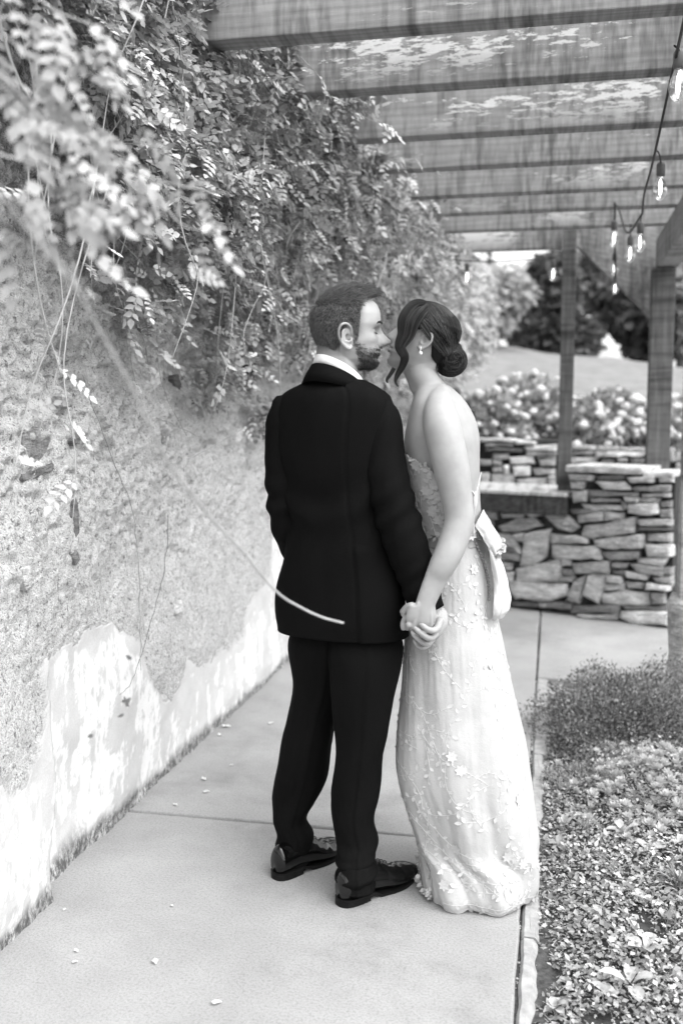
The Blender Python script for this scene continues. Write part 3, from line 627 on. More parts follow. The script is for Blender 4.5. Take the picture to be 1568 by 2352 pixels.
# ================================================================== PERGOLA
HR = H+1.217; perg = empty('pergola', 'weathered timber pergola with heavy rafters spanning the path from the wall', 'pergola')
for i in range(8):
    D = 2784/(874, 740, 629, 556, 493, 452, 412, 377)[i]*1.0
    p = Q(1285, 300, D); yc = p[1]; x0, x1 = XW-0.35, (1.02 if i < 7 else 0.045)
    hh = 0.235; th = 0.10 if i < 7 else 0.07
    V, F_ = boxvf(x0, x1, -th/2, th/2, -hh/2, hh/2); V = [(a, b+random.uniform(-.003, .003), c+random.uniform(-.003, .003)) for a, b, c in V]
    o = bevelled('rafter', V, F_, MT['rafter'], perg, 0.005, 2); o.location = (0, yc+th/2, HR+hh/2-(0.035 if i == 7 else 0))
XB = 0.69
V, F_ = boxvf(-0.07, 0.07, -0.3, 4.6, -0.105, 0.105); o = bevelled('beam', V, F_, MT['woodY'], perg, 0.006, 2); o.location = (XB+0.07, 2.9, HR-0.105-0.002)
def post(u0, u1, vbot, D, ztop, mat, name='post', dep=None):
    a = Q(u0, vbot, D); b_ = Q(u1, vbot, D); wd = (b_[0]-a[0])*1.0; cx = (a[0]+b_[0])/2; cy = (a[1]+b_[1])/2; dep = dep or wd
    h_ = ztop-a[2]; V, F_ = boxvf(-wd/2, wd/2, -dep/2, dep/2, -h_/2, h_/2)
    o = bevelled(name, V, F_, mat, perg, 0.006, 2); o.location = (cx, cy, a[2]+h_/2); return o
post(1279, 1310, 1129, 7.25, HR+0.14, MT['woodZ'])
p2 = post(1482, 1533, 1083, 7.12, HR-0.215, MT['woodZ'])
# gusset board between the posts
gp = [(1322, 470), (1322, 563), (1490, 724), (1540, 724), (1540, 470)]
pts = [Q(u, v, 7.27) for u, v in gp]; nn = Fh*0.045
o = bevelled('brace_board', [*pts, *[p+nn for p in pts]], [(0, 1, 2, 3, 4), (9, 8, 7, 6, 5)]+[(k, k+5, (k+1) % 5+5, (k+1) % 5) for k in range(5)], mk_wood('brace_wood', 0.16, 0.32, 0, 0), perg, 0.005, 2)
# nearer post on the right with a rough stone foot
g = G(1541, 1600); hz_ = HR-0.215
V, F_ = boxvf(-0.065, 0.065, -0.065, 0.065, 0, hz_-0.5); V = [(a, b, c) for a, b, c in V]
o = bevelled('post', V, F_, MT['woodZl'], perg, 0.01, 2); o.location = (g[0]+0.085, g[1]+0.07, 0.5)
ft = MB(); fp = []; K = 14
for zz, rr in ((0, 0.13), (0.08, 0.115), (0.2, 0.105), (0.36, 0.105), (0.46, 0.12), (0.505, 0.10), (0.51, 0.03)):
    for k in range(K):
        a = 2*math.pi*k/K; r_ = rr*(1+random.uniform(-.12, .12)); fp.append((g[0]+0.09+r_*math.cos(a), g[1]+0.07+r_*math.sin(a), zz+random.uniform(-.02, .02)*(zz > 0)))
ft.add(fp, [(i*K+j, i*K+(j+1) % K, (i+1)*K+(j+1) % K, (i+1)*K+j) for i in range(6) for j in range(K)]+[tuple(range(6*K, 7*K))])
o = ft.build('post_foot', MT['stone'], perg); o['tone'] = 1.6
# ================================================================== STRING LIGHTS
def bulb(parent, top, scale=1.0, hang=0.05):
    top = np.array(top); s = scale
    def lathe(name, prof, mat, par):
        mb = MB(); K = 14; V = []
        for r, z in prof:
            for k in range(K): V.append((top[0]+r*s*math.cos(2*math.pi*k/K), top[1]+r*s*math.sin(2*math.pi*k/K), top[2]+z*s))
        mb.add(V, [(i*K+j, i*K+(j+1) % K, (i+1)*K+(j+1) % K, (i+1)*K+j) for i in range(len(prof)-1) for j in range(K)]+[tuple(range(K)), tuple((len(prof)-1)*K+j for j in range(K-1, -1, -1))])
        return mb.build(name, mat, par)
    so_ = lathe('socket', [(0.006, 0.005), (0.013, 0), (0.0165, -0.008), (0.0165, -0.045), (0.0145, -0.05)], MT['socket'], parent)
    gl = lathe('bulb', [(0.012, -0.051), (0.014, -0.06), (0.022, -0.078), (0.0265, -0.095), (0.026, -0.112), (0.019, -0.13), (0.009, -0.14), (0.001, -0.142)], MT['glass'], parent)
    lathe('filament', [(0.001, -0.062), (0.0045, -0.07), (0.006, -0.085), (0.006, -0.108), (0.0045, -0.116), (0.001, -0.12)], MT['emit'], gl)
def cordline(parent, pts, r=0.0045, name='cord'):
    mb = MB(); limb(mb, pts, [r]*len(pts), n=6, sub=6, caps=False); mb.build(name, MT['cord'], parent)
sA = empty('string_lights', 'string of clear bulbs on black cord hanging down the right side under the rafters', 'string lights')
PA = [Q(1590, -60, 2.2), Q(1566, 62, 2.7), Q(1540, 180, 3.1), Q(1512, 310, 3.5), Q(1495, 385, 3.9), Q(1478, 448, 4.4), Q(1474, 490, 4.7)]
cordline(sA, PA)
bulb(sA, Q(1559, 116, 2.95), 1.0); cordline(sA, [Q(1548, 105, 2.86), Q(1556, 112, 2.92), Q(1559, 118, 2.95)], 0.003)
bulb(sA, Q(1517, 374, 3.95), 1.0); cordline(sA, [Q(1505, 345, 3.7), Q(1512, 352, 3.8), Q(1517, 376, 3.95)], 0.003)
bulb(sA, Q(1470, 512, 4.75), 0.95); cordline(sA, [Q(1474, 488, 4.7), Q(1471, 500, 4.75), Q(1470, 514, 4.75)], 0.003)
sB = empty('string_lights', 'cluster of small bulbs hanging in front of the diagonal brace board', 'string lights')
cordline(sB, [Q(1474, 490, 4.7), Q(1440, 535, 5.3), Q(1420, 480, 5.9), Q(1412, 470, 6.0)], 0.005)
cordline(sB, [Q(1411, 465, 6.0), Q(1411, 560, 6.0), Q(1412, 640, 6.0)], 0.006)
for (u, v, D, s) in ((1410, 508, 5.9, 1.05), (1411, 582, 6.3, 0.95), (1412, 636, 6.7, 0.8), (1447, 543, 5.6, 1.0)):
    bulb(sB, Q(u, v, D), s)
cordline(sB, [Q(1447, 515, 5.5), Q(1447, 545, 5.6)], 0.003)
sC = empty('string_lights', 'thin string with two bulbs stretched between the vines and the middle post', 'string lights')
cordline(sC, [Q(1030, 596, 7.0), Q(1120, 601, 7.0), Q(1200, 597, 7.05), Q(1272, 590, 7.1), Q(1320, 572, 7.2)], 0.004)
for u, v in ((1072, 606), (1270, 598)):
    bulb(sC, Q(u, v, 7.05), 1.0); cordline(sC, [Q(u, v-8, 7.05), Q(u, v+2, 7.05)], 0.003)
# ================================================================== FOLIAGE
def leaflet(rows=((0, 0), (0.28, 0.30), (0.58, 0.27), (1, 0)), cup=0.10, droop=0.12, w=1.0):
    V = []; F = []
    for i, (t, hw) in enumerate(rows):
        z = -droop*t*t
        if hw == 0: V.append((0, t, z))
        else: V += [(-hw*w, t, z+cup*hw), (0, t, z-cup*0.4), (hw*w, t, z+cup*hw)]
    k = [i for i in range(len(rows))]; idx = []; c = 0
    for t, hw in rows:
        idx.append([c] if hw == 0 else [c, c+1, c+2]); c += 1 if hw == 0 else 3
    for a, b in zip(idx[:-1], idx[1:]):
        if len(a) == 1: F += [(a[0], b[1], b[0]), (a[0], b[2], b[1])]
        elif len(b) == 1: F += [(a[0], a[1], b[0]), (a[1], a[2], b[0])]
        else: F += [(a[0], a[1], b[1]), (a[0], b[1], b[0]), (a[1], a[2], b[2]), (a[1], b[2], b[1])]
    return np.array(V), np.array(F)
LV, LF = leaflet()
def compound(n, L, leafL, wd, seed):
    rs = np.random.RandomState(seed); V = []; F = []; k = 0
    def put(base, ang, s, roll):
        nonlocal k
        ca, sa = math.cos(ang), math.sin(ang); v = LV*np.array([s*wd, s, s]); x = v[:, 0].copy(); z = v[:, 2].copy()
        v[:, 0] = x*math.cos(roll)-z*math.sin(roll); v[:, 2] = x*math.sin(roll)+z*math.cos(roll)
        R_ = np.stack([v[:, 0]*ca-v[:, 1]*sa, v[:, 0]*sa+v[:, 1]*ca, v[:, 2]], 1)+base; V.append(R_); F.append(LF+k); k += len(R_)
    bend = rs.uniform(0.1, 0.5)
    pairs = (n-1)//2
    for i in range(pairs):
        t = (i+0.6)/(pairs+0.3); b = np.array([0, L*t, -bend*L*t*t])
        for sgn in (-1, 1): put(b, sgn*-1*rs.uniform(0.85, 1.25), leafL*(0.75+0.35*math.sin(math.pi*t))*rs.uniform(0.85, 1.1), rs.uniform(-0.5, 0.5))
    put(np.array([0, L, -bend*L]), rs.uniform(-0.2, 0.2), leafL*1.1, rs.uniform(-.3, .3))
    # rachis
    n0 = k; pr = []
    for t in (0, 0.5, 1.0): 
        c = np.array([0, L*t, -bend*L*t*t]); r = 0.0011*(1-0.5*t); pr += [c+[r, 0, 0], c+[-r*.5, 0, r], c+[-r*.5, 0, -r]]
    V.append(np.array(pr)); fr = []
    for i in range(2):
        for j in range(3): a, b2 = i*3+j, i*3+(j+1) % 3; fr += [(a, b2, b2+3), (a, b2+3, a+3)]
    F.append(np.array(fr)+n0)
    return np.vstack(V), np.vstack(F)
CT = [compound(9, 0.105, 0.034, 1.05, 1), compound(7, 0.085, 0.034, 1.1, 2), compound(7, 0.10, 0.03, 0.95, 3), compound(5, 0.06, 0.038, 1.15, 4), compound(9, 0.12, 0.030, 1.0, 5)]
def frames(Y_, Zn):
    """orthonormal frames: Y along, Z normal-ish, arrays (N,3)"""
    Y_ = Y_/(np.linalg.norm(Y_, axis=1)[:, None]+1e-9); X_ = np.cross(Y_, Zn); X_ /= np.linalg.norm(X_, axis=1)[:, None]+1e-9
    Z_ = np.cross(X_, Y_); return np.stack([X_, Y_, Z_], 2)
def scatter(name, tmpl, P, Fr, S, shade, mat, parent=None, kind=None):
    """tmpl = list of (V,F); one joined mesh"""
    VV = []; FF = []; SS = []; k = 0; ch = RS.randint(0, len(tmpl), len(P))
    for i, (V, F) in enumerate(tmpl):
        m = ch == i
        if not m.any(): continue
        v = np.einsum('nij,vj->nvi', Fr[m], V)*np.asarray(S)[m][:, None, None]+P[m][:, None, :]
        f = F[None]+(np.arange(m.sum())*len(V))[:, None, None]+k
        VV.append(v.reshape(-1, 3)); FF.append(f.reshape(-1, 3)); SS.append(np.repeat(np.asarray(shade)[m], len(V))); k += v.shape[0]*v.shape[1]
    o = link(name, npmesh(name, np.vstack(VV), np.vstack(FF), np.concatenate(SS)), mat, parent)
    if kind: o['kind'] = kind
    return o
def nrm(a): return a/(np.linalg.norm(a, axis=-1)[..., None]+1e-9)
# ---- climbing vine on the wall
def prot(y, z):
    """how far the vine stands off the wall"""
    t = np.clip((z-1.5)/0.75, 0, 1); far = np.clip((y-2.6)/4.0, 0, 1)
    base = 0.05+t*(0.28+0.42*far)+0.16*(fbm(y*1.6, z*1.6, 90, 3)-0.5)*2*t
    return np.maximum(base, 0.03)
def zlow(y): return np.interp(y, [0.5, 1.8, 2.6, 3.3, 4.0, 4.8, 5.6, 7, 12], [2.15, 2.02, 1.92, 1.80, 1.50, 1.28, 1.15, 0.95, 0.9])+0.22*(fbm(y*2.6, y*0+3, 33, 3)-0.5)*2
vine = empty('climbing_vine', 'thick leafy vine mass spilling over the top of the roughcast wall under the rafters', 'vine')
def vine_points(n, y0, y1, layer=1.0):
    y = RS.uniform(y0, y1, n); zl = zlow(y); u = RS.uniform(0, 1, n)**0.9
    z = zl+(3.02-zl)*u; dens = fbm(y*5, z*5, 61, 3); keep = (dens > 0.44+0.10*(u < 0.25)+0.04*(y < 5)-0.20*(z > 2.4))
    y, z = y[keep], z[keep]; p = prot(y, z)*RS.uniform(0.35, 1.08, len(y))**0.5
    # under side of the overhang closes back to the wall
    return np.stack([XW+0.02+p, y, z], 1)
P1 = vine_points(8000, 1.5, 5.2); P2 = vine_points(8200, 4.2, 12.5)
P = np.vstack([P1, P2]); n = len(P)
dirs = nrm(np.stack([RS.uniform(-0.2, 1.0, n), RS.normal(0, 0.8, n), RS.uniform(-1.1, 0.35, n)], 1))
nz = nrm(np.stack([RS.uniform(0.1, 1.0, n), RS.normal(-0.25, 0.5, n), RS.uniform(0.1, 1.2, n)], 1))
Fr = frames(dirs, nz); S = RS.uniform(0.5, 0.98, n)*np.where(P[:, 1] > 5, 1.15, 1.0)
shd = (0.05+0.36*RS.rand(n)**1.2)*np.where(RS.rand(n) < 0.12, 1.35, 1.0)
# the leaves that show largest are parts of their own
pr = (P-CAM); dep = pr@Fw; uu = 784+FPX*(pr@Rv)/dep; vv = 1176-FPX*(pr@Up)/dep
vis = (uu > 5) & (uu < 760) & (vv > 0) & (vv < 900); score = np.where(vis, prot(P[:, 1], P[:, 2])*-0.2+dep-(P[:, 0]-XW)*1.5, 99)
top = np.argsort(score)[:210]; rest = np.ones(n, bool); rest[top] = False
def leafparts(P, Fr, S, shd, parent, tm=CT, mat=None):
    shd = np.asarray(shd)
    ms = {}
    for i in range(len(P)):
        k = i % len(tm); q = int((shd[i]-0.1)/0.06)
        if (k, q) not in ms:
            V, F = tm[k]; me = npmesh('leaf', V, F, np.full(len(V), 0.12+0.06*q)); me.materials.append(mat or MT['leaf']); me.polygons.foreach_set('use_smooth', np.ones(len(F), bool)); ms[(k, q)] = me
        o = bpy.data.objects.new('leaf', ms[(k, q)]); COL.objects.link(o); o.parent = parent
        R_ = Fr[i]*S[i]; o.matrix_world = Matrix(((*R_[0], P[i][0]), (*R_[1], P[i][1]), (*R_[2], P[i][2]), (0, 0, 0, 1)))
leafparts(P[top], Fr[top], S[top], shd[top], vine)
scatter('leaves', CT, P[rest], Fr[rest], S[rest], shd[rest], MT['leaf'], vine, 'stuff')
# inner twigs and hanging runners
def runners(m, y0, y1, K=14, r=0.0022, lenr=(0.4, 1.3), outf=1.0, shade=False):
    out = []
    for i in range(m):
        y = RS.uniform(y0, y1); z = RS.uniform(2.1, 2.9); L = RS.uniform(*lenr); sway = RS.uniform(-0.5, 0.7); p0 = prot(y, z)*RS.uniform(0.5, 1.05)*outf
        t = np.linspace(0, 1, K); yy = y+sway*L*t**1.3+0.04*np.sin(t*7+RS.uniform(0, 6)); z_ = z-L*t*RS.uniform(0.7, 1)+0.03*np.sin(t*9+RS.uniform(0, 6))
        x = XW+0.03+p0*(1-0.15*t)+0.03*np.sin(t*6+RS.uniform(0, 6)); out.append(np.stack([x, yy, z_], 1))
    return np.array(out)
Rn = runners(150, 1.6, 10, lenr=(0.4, 1.1)); o = strands('stems', Rn, np.linspace(0.0030, 0.0012, 14), MT['paletwig'], vine, 4); o['kind'] = 'stuff'
# sprays of leaves along some of the runners, hanging clear of the wall
def sprays(Rn, per, smin, smax, parent, aspart=False, bright=(0.2, 0.44), name='leaves'):
    PP, DD, NN = [], [], []
    for ln in Rn:
        K = len(ln)
        for j in range(per):
            t = RS.uniform(0.15, 1)*(K-1); i = int(t); f = t-i; p = ln[i]*(1-f)+ln[min(i+1, K-1)]*f
            PP.append(p); DD.append([RS.uniform(-.4, .9), RS.choice([-1, 1])*RS.uniform(.4, 1), RS.uniform(-.7, .3)]); NN.append([RS.uniform(.2, 1), RS.normal(-.3, .4), RS.uniform(.2, 1)])
    PP = np.array(PP); Fr = frames(np.array(DD), nrm(np.array(NN))); S = RS.uniform(smin, smax, len(PP)); sh = RS.uniform(*bright, len(PP))
    if aspart: leafparts(PP, Fr, S, sh, parent)
    else: scatter(name, CT, PP, Fr, S, sh, MT['leaf'], parent, 'stuff')
sprays(Rn[:60], 5, 0.6, 1.0, vine)
# runners traced from the photograph (in front of the roughcast)
def tr(pts, X=None, D=None): return [onX(u, v, X) if X is not None else Q(u, v, D) for u, v in pts]
TR = [([(352, 330), (358, 520), (375, 640), (362, 760), (372, 880), (430, 1000)], -1.33, 0.0022), ([(285, 600), (290, 760), (310, 880)], -1.38, .002), ([(230, 560), (300, 690), (335, 800), (345, 880)], -1.36, .002),
      ([(575, 520), (570, 600), (610, 640), (560, 760), (575, 850)], -1.1, .003), ([(600, 580), (640, 700), (700, 760), (740, 850)], -1.05, .003), ([(540, 380), (570, 440), (640, 520)], -1.05, .0025),
      ([(395, 0), (410, 90), (422, 200), (425, 290)], -1.12, .0035), ([(200, 560), (215, 700), (212, 790)], -1.36, .002),
      ([(190, 860), (245, 1020), (300, 1160), (318, 1290), (322, 1420), (323, 1540)], -1.40, .0018),
      ([(385, 1180), (383, 1260), (370, 1340), (335, 1470), (305, 1560), (275, 1597)], -1.40, .0013), ([(360, 960), (410, 980), (460, 1005)], -1.38, .0018), ([(430, 1055), (500, 1020), (560, 985)], -1.2, .0018)]
for pts, X_, r in TR:
    a = catmull(tr(pts, X_), 6); a = a+(RS.rand(*a.shape)-0.5)*0.006; strands('stem', a[None], np.linspace(r, r*0.6, len(a)), MT['stem'] if r != .0013 else MT['bark'], vine, 4)
sprays([catmull(tr(p, x), 6) for p, x, r in TR[:8]], 7, 0.55, 0.9, vine, True)
# ---- arching branches in front of the camera side, well out of focus
fg = empty('overhanging_branches', 'blurred leafy branches arching in close at the upper left', 'branch')
FB = [([(-60, 20), (60, 120), (150, 180), (230, 330), (330, 400), (430, 430), (530, 445)], 1.45), ([(-60, 180), (60, 220), (180, 270), (290, 340), (400, 500), (460, 530)], 1.5),
      ([(-80, 330), (20, 360), (90, 380), (150, 420), (180, 470)], 1.35), ([(-60, 60), (40, 40), (120, 90), (170, 200), (210, 300)], 1.45), ([(-40, 420), (20, 450), (70, 470), (110, 520)], 1.3), ([(40, -60), (120, 20), (210, 60), (300, 150)], 1.6), ([(-60, 120), (30, 200), (110, 290), (170, 330), (260, 360)], 1.4)]
fl = [catmull([Q(u, v, D+0.02*i) for i, (u, v) in enumerate(p)], 5) for p, D in FB]
for a in fl: strands('stem', a[None], np.linspace(0.0022, 0.001, len(a)), MT['paletwig'], fg, 5)
PP, DD, NN = [], [], []
for a, nleaf in zip(fl, (15, 15, 12, 12, 7, 12, 14)):
    for j in range(nleaf):
        t = RS.uniform(0.1, 1)*(len(a)-1); i = int(t); tg = a[min(i+1, len(a)-1)]-a[max(i-1, 0)]
        PP.append(a[i]+Rv*RS.normal(0, .028)+Zv*RS.normal(-.01, .028)+Fh*RS.normal(0, .03)); DD.append(nrm(tg)*0.6+np.array([RS.normal(0, .5), RS.normal(0, .3), RS.uniform(-.9, .2)])); NN.append(-Fh*RS.uniform(.0, 1)+Zv*RS.uniform(-.1, 1)+Rv*RS.normal(0, .8))
PP = np.array(PP); leafparts(PP, frames(np.array(DD), nrm(np.array(NN))), RS.uniform(0.5, 0.85, len(PP)), RS.uniform(0.20, 0.33, len(PP)), fg)
# the one long pale runner crossing the wall and the jacket
lr = [Q(u, v, D) for u, v, D in ((-30, 400, 1.0), (60, 520, 1.05), (150, 620, 1.1), (230, 760, 1.18), (310, 905, 1.26), (385, 1060, 1.4), (480, 1185, 1.6), (560, 1270, 1.7), (635, 1359, 1.8), (690, 1395, 1.85), (740, 1418, 1.88), (788, 1431, 1.9))]
a = catmull(lr, 6); lrn = empty('vine_runner', 'single long pale blurred runner reaching down across the wall to the jacket', 'vine runner')
strands('stem', a[None], np.linspace(0.0019, 0.0023, len(a)), MT['paletwig'], lrn, 8)
tw = empty('vine_twig', 'tiny dark-leaved twig hanging before the white plaster at the foot of the wall', 'twig')
pc_ = [Q(285, 1590, 1.9), Q(290, 1625, 1.9), Q(288, 1660, 1.9), Q(330, 1390, 1.9)]
for c, nl in ((Q(290, 1612, 1.95), 7), (Q(286, 1640, 1.95), 2), (Q(303, 1380, 1.95), 2), (Q(303, 1515, 1.95), 2), (Q(215, 1688, 1.95), 2)):
    nl = nl if nl > 3 else 1; Pn = np.repeat(np.array([c]), nl, 0); ang = np.arange(nl)*2*math.pi/nl+RS.uniform(-.5, .5, nl)+RS.uniform(0, 6); dr = np.array([Rv*math.cos(q)+Up*math.sin(q) for q in ang])
    for i in range(nl):
        V = LV*RS.uniform(.009, .017)*np.array([RS.uniform(.6, 1.2), 1, 1]); Fm = frames(dr[i:i+1], np.array([-Fw]))[0]; me = npmesh('leaf', V@Fm.T+c, LF, np.full(len(V), 0.10)); link('leaf', me, MT['leaf'], tw)
# vine spray reaching over rafters at mid-top
sp = [([(700, 160), (740, 210), (700, 240), (640, 250), (560, 200)], -0.95, 4.0), ([(600, 150), (640, 220), (610, 260)], -1.0, 4.0), ([(880, 360), (930, 380), (1010, 405)], 0, 4.9), ([(780, 240), (860, 280), (940, 310)], 0, 4.4), ([(820, 420), (900, 440), (1060, 480)], 0, 5.3), ([(690, 130), (745, 200), (730, 300)], 0, 3.9), ([(880, 520), (960, 560), (1040, 640), (1060, 700)], 0, 6.2), ([(900, 450), (990, 560), (1060, 620)], 0, 6.0), ([(480, 130), (560, 170), (650, 180), (720, 150)], 0, 3.7), ([(600, 260), (680, 320), (720, 420)], 0, 4.2)]
sl_ = [catmull(tr(p, D=D), 5) for p, x, D in sp]
for a in sl_: strands('stem', a[None], np.linspace(0.003, 0.0012, len(a)), MT['stem'], vine, 4)
sprays(sl_, 6, 0.6, 0.95, vine, False, (0.22, 0.42))
# ================================================================== GARDEN BED PLANTS
SV, SF = leaflet(((0, 0), (0.5, 0.34), (1, 0)), 0.1, 0.15)
def bedscatter(n, x0, x1, y0, y1, smin, smax, lo, hi, hmax, name, dens=0.0, parent=None, seed=0, tm=None, rosette=True):
    rs = np.random.RandomState(seed); c = rs.rand(n); x = rs.uniform(x0, x1, n); y = y0+(y1-y0)*rs.rand(n)**1.25
    k = fbm(x*7, y*7, seed, 3) > dens; x, y = x[k], y[k]; n = len(x)
    z = bedz(x, y)+rs.uniform(0.002, hmax, n)*(0.5+fbm(x*5, y*5, seed+3))*np.clip((x-XE-0.02)/0.15, 0.2, 1)
    a = rs.uniform(0, 6.283, n); el = rs.uniform(-0.2, 0.9, n); d = np.stack([np.cos(a)*np.cos(el), np.sin(a)*np.cos(el), np.sin(el)], 1)
    nz = nrm(np.stack([rs.normal(0, .45, n), rs.normal(0, .45, n), np.ones(n)], 1)); sh = rs.uniform(lo, hi, n)*(0.65+0.7*fbm(x*9, y*9, seed+9))
    return scatter(name, tm or [(SV, SF)], np.stack([x, y, z], 1), frames(d, nz), rs.uniform(smin, smax, n), sh, MT['bedleaf'], parent, 'stuff')
o = bedscatter(52000, XE+0.045, 1.5, 1.9, PAD0-0.02, 0.008, 0.022, 0.08, 0.36, 0.045, 'ground_cover', 0.33, seed=3)
tag(o, 'low mat of tiny creeping leaves covering the bed beside the path', 'ground cover')
o = bedscatter(5200, XE+0.05, 1.5, 1.9, 3.8, 0.014, 0.030, 0.10, 0.36, 0.05, 'clover', 0.50, seed=8, tm=[(LV*np.array([0.8, 1, 1]), LF), (SV, SF)])
tag(o, 'scattered broader clover leaves mixed through the creeping mat', 'ground cover')
# fine gravel and chips along the kerb
def grav(n, x0, x1, y0, y1, s0, s1, seed):
    rs = np.random.RandomState(seed); V = np.array([(1, 0, 0), (-1, .2, 0), (0, 1, .1), (.1, -1, 0), (0, 0, .7), (0, 0, -.6)]); F = np.array([(0, 2, 4), (2, 1, 4), (1, 3, 4), (3, 0, 4), (2, 0, 5), (1, 2, 5), (3, 1, 5), (0, 3, 5)])
    x = rs.uniform(x0, x1, n); y = rs.uniform(y0, y1, n); z = bedz(x, y)+0.003; d = nrm(rs.normal(0, 1, (n, 3))); 
    return scatter('gravel', [(V, F)], np.stack([x, y, z], 1), frames(d, nrm(rs.normal(0, 1, (n, 3)))), rs.uniform(s0, s1, n), rs.uniform(.2, .6, n), MT['bedleaf'], None, 'stuff')
tag(grav(1500, XE-0.004, XE+0.03, 1.2, PAD0, 0.002, 0.006, 6), 'grit and debris caught in the crack beside the kerb', 'grit')
tag(grav(5000, XE+0.02, XE+0.5, 2.0, PAD0, 0.002, 0.006, 5), 'small pale gravel chips between the weeds along the kerb', 'gravel')
# broad-leaved weeds
def mkleaf(L, W, rs, seg=6):
    V = []; F = []
    for i in range(seg+1):
        t = i/seg; hw = W*math.sin(math.pi*min(1, t*0.93+0.07))**0.7*(0.5+0.8*t)*(1+rs.uniform(-.12, .12)); z = 0.35*L*t-0.55*L*t*t
        V += [(-hw, L*t, z+hw*0.3), (-hw*.5, L*t, z+hw*.05), (0, L*t, z-0.002), (hw*.5, L*t, z+hw*.05), (hw, L*t, z+hw*0.3)]
    for i in range(seg):
        for j in range(4): a = i*5+j; F += [(a, a+1, a+6), (a, a+6, a+5)]
    return np.array(V), np.array(F)
rs = np.random.RandomState(21)
WD = [(1478, 2188, .055, 5, 'round-leaved weed with one tall pale leaf, lowest of the large weeds in the bed'), (1445, 2262, .06, 4, 'drooping pale weed leaf near the bottom of the bed by the kerb'), (1385, 2110, .035, 3, 'small pair of pale weed leaves beside the hem of the dress'), (1480, 2075, .04, 5, 'cluster of small round leaves beside the spiky tuft'), (1430, 2040, .035, 4, 'small folded weed left of the spiky tuft'), (1515, 1885, .05, 5, 'crinkled pale weed leaf below the silvery plant'), (1395, 1820, .05, 5, 'flat broad weed below the dark feathery shrub'), (1475, 1780, .045, 4, 'broad weed in the shade left of the silvery plant'), (1430, 1915, .05, 6, 'lobed weed with pale leaves in the middle of the bed'), (1300, 1610, .04, 3, 'single broad leaf at the kerb beside the feathery shrub'), (1490, 1960, .05, 5, 'curled weed in the middle right of the bed')]
for (u, v, L, nl, lab) in WD:
    p = G(u, v, 0.03); r = empty('weed_plant', lab, 'weed')
    for i in range(nl):
        V, F = mkleaf(L*rs.uniform(.8, 1.25), L*0.33, rs); a = i*2*math.pi/nl+rs.uniform(-.4, .4); el = rs.uniform(0.2, 0.8)
        d = np.array([math.cos(a)*math.cos(el), math.sin(a)*math.cos(el), math.sin(el)]); Fm = frames(d[None], np.array([[0, 0, 1.0]]))[0]
        link('leaf', npmesh('leaf', V@Fm.T+p+d*0.01, F, np.full(len(V), rs.uniform(.24, .36))), MT['bedleaf'], r)
def blades(name, c, n, L, wdt, lo, hi, parent, spread=1.0, seed=1, rise=0.8):
    rs = np.random.RandomState(seed); PV = []
    for i in range(n):
        a = rs.uniform(0, 6.283); s = rs.uniform(.2, 1)*spread; l = L*rs.uniform(.6, 1.1); t = np.linspace(0, 1, 6)
        PV.append(np.stack([c[0]+np.cos(a)*s*l*t, c[1]+np.sin(a)*s*l*t, c[2]+l*rise*t-l*0.75*s*t*t], 1)+0.01*rs.normal(0, 1, 3)*np.array([1, 1, 0]))
    return strands(name, np.array(PV), np.array([1, 1, .9, .7, .4, .05])*wdt, MT['bedleaf'], parent, 3, rs.uniform(lo, hi, n))
_ros = []
for q in range(3):
    VV = []; FF = []; k = 0; r2 = np.random.RandomState(60+q)
    for i in range(7):
        V, F = mkleaf(r2.uniform(.7, 1.2), .26+.08*q, r2, 3); a = i*2*math.pi/7+r2.uniform(-.3, .3); el = r2.uniform(.1, .7); d = np.array([[math.cos(a)*math.cos(el), math.sin(a)*math.cos(el), math.sin(el)]])
        v = V@frames(d, np.array([[0, 0, 1.0]]))[0].T; VV.append(v); FF.append(F+k); k += len(v)
    _ros.append((np.vstack(VV), np.vstack(FF)))
nr = 330; rx = XE+.09+1.45*rs.rand(nr); ry = 1.9+2.6*rs.rand(nr); kk = fbm(rx*4, ry*4, 91, 3) > .46; rx, ry = rx[kk], ry[kk]; nr = len(rx); az = rs.uniform(0, 6.28, nr)
tag(scatter('rosette_weeds', _ros, np.stack([rx, ry, bedz(rx, ry)+.018], 1), frames(np.stack([np.cos(az), np.sin(az), 0*az], 1), nrm(np.stack([rs.normal(0, .2, nr), rs.normal(0, .2, nr), np.ones(nr)], 1))), rs.uniform(.014, .042, nr), rs.uniform(.14, .36, nr), MT['bedleaf'], None, 'stuff'), 'small leafy rosettes growing in drifts through the creeping mat', 'weeds')
bl = blades('fine_grass', np.array([0, 0, 0.0]), 900, .085, .0009, .14, .40, None, .7, 77)
Vb = np.empty(len(bl.data.vertices)*3); bl.data.vertices.foreach_get('co', Vb); Vb = Vb.reshape(900, -1, 3); gx_ = XE+.07+1.4*rs.rand(900); gy_ = 1.9+2.7*rs.rand(900); gq = np.floor(gx_*6)+np.floor(gy_*6); gx_ += .04*np.sin(gq*7); Vb[:, :, 0] += gx_[:, None]; Vb[:, :, 1] += gy_[:, None]; Vb[:, :, 2] += .01
bl.data.vertices.foreach_set('co', Vb.ravel().astype(np.float32)); bl.data.update(); tag(bl, 'fine stray grass blades poking up all over the planting bed', 'grass', kind='stuff')
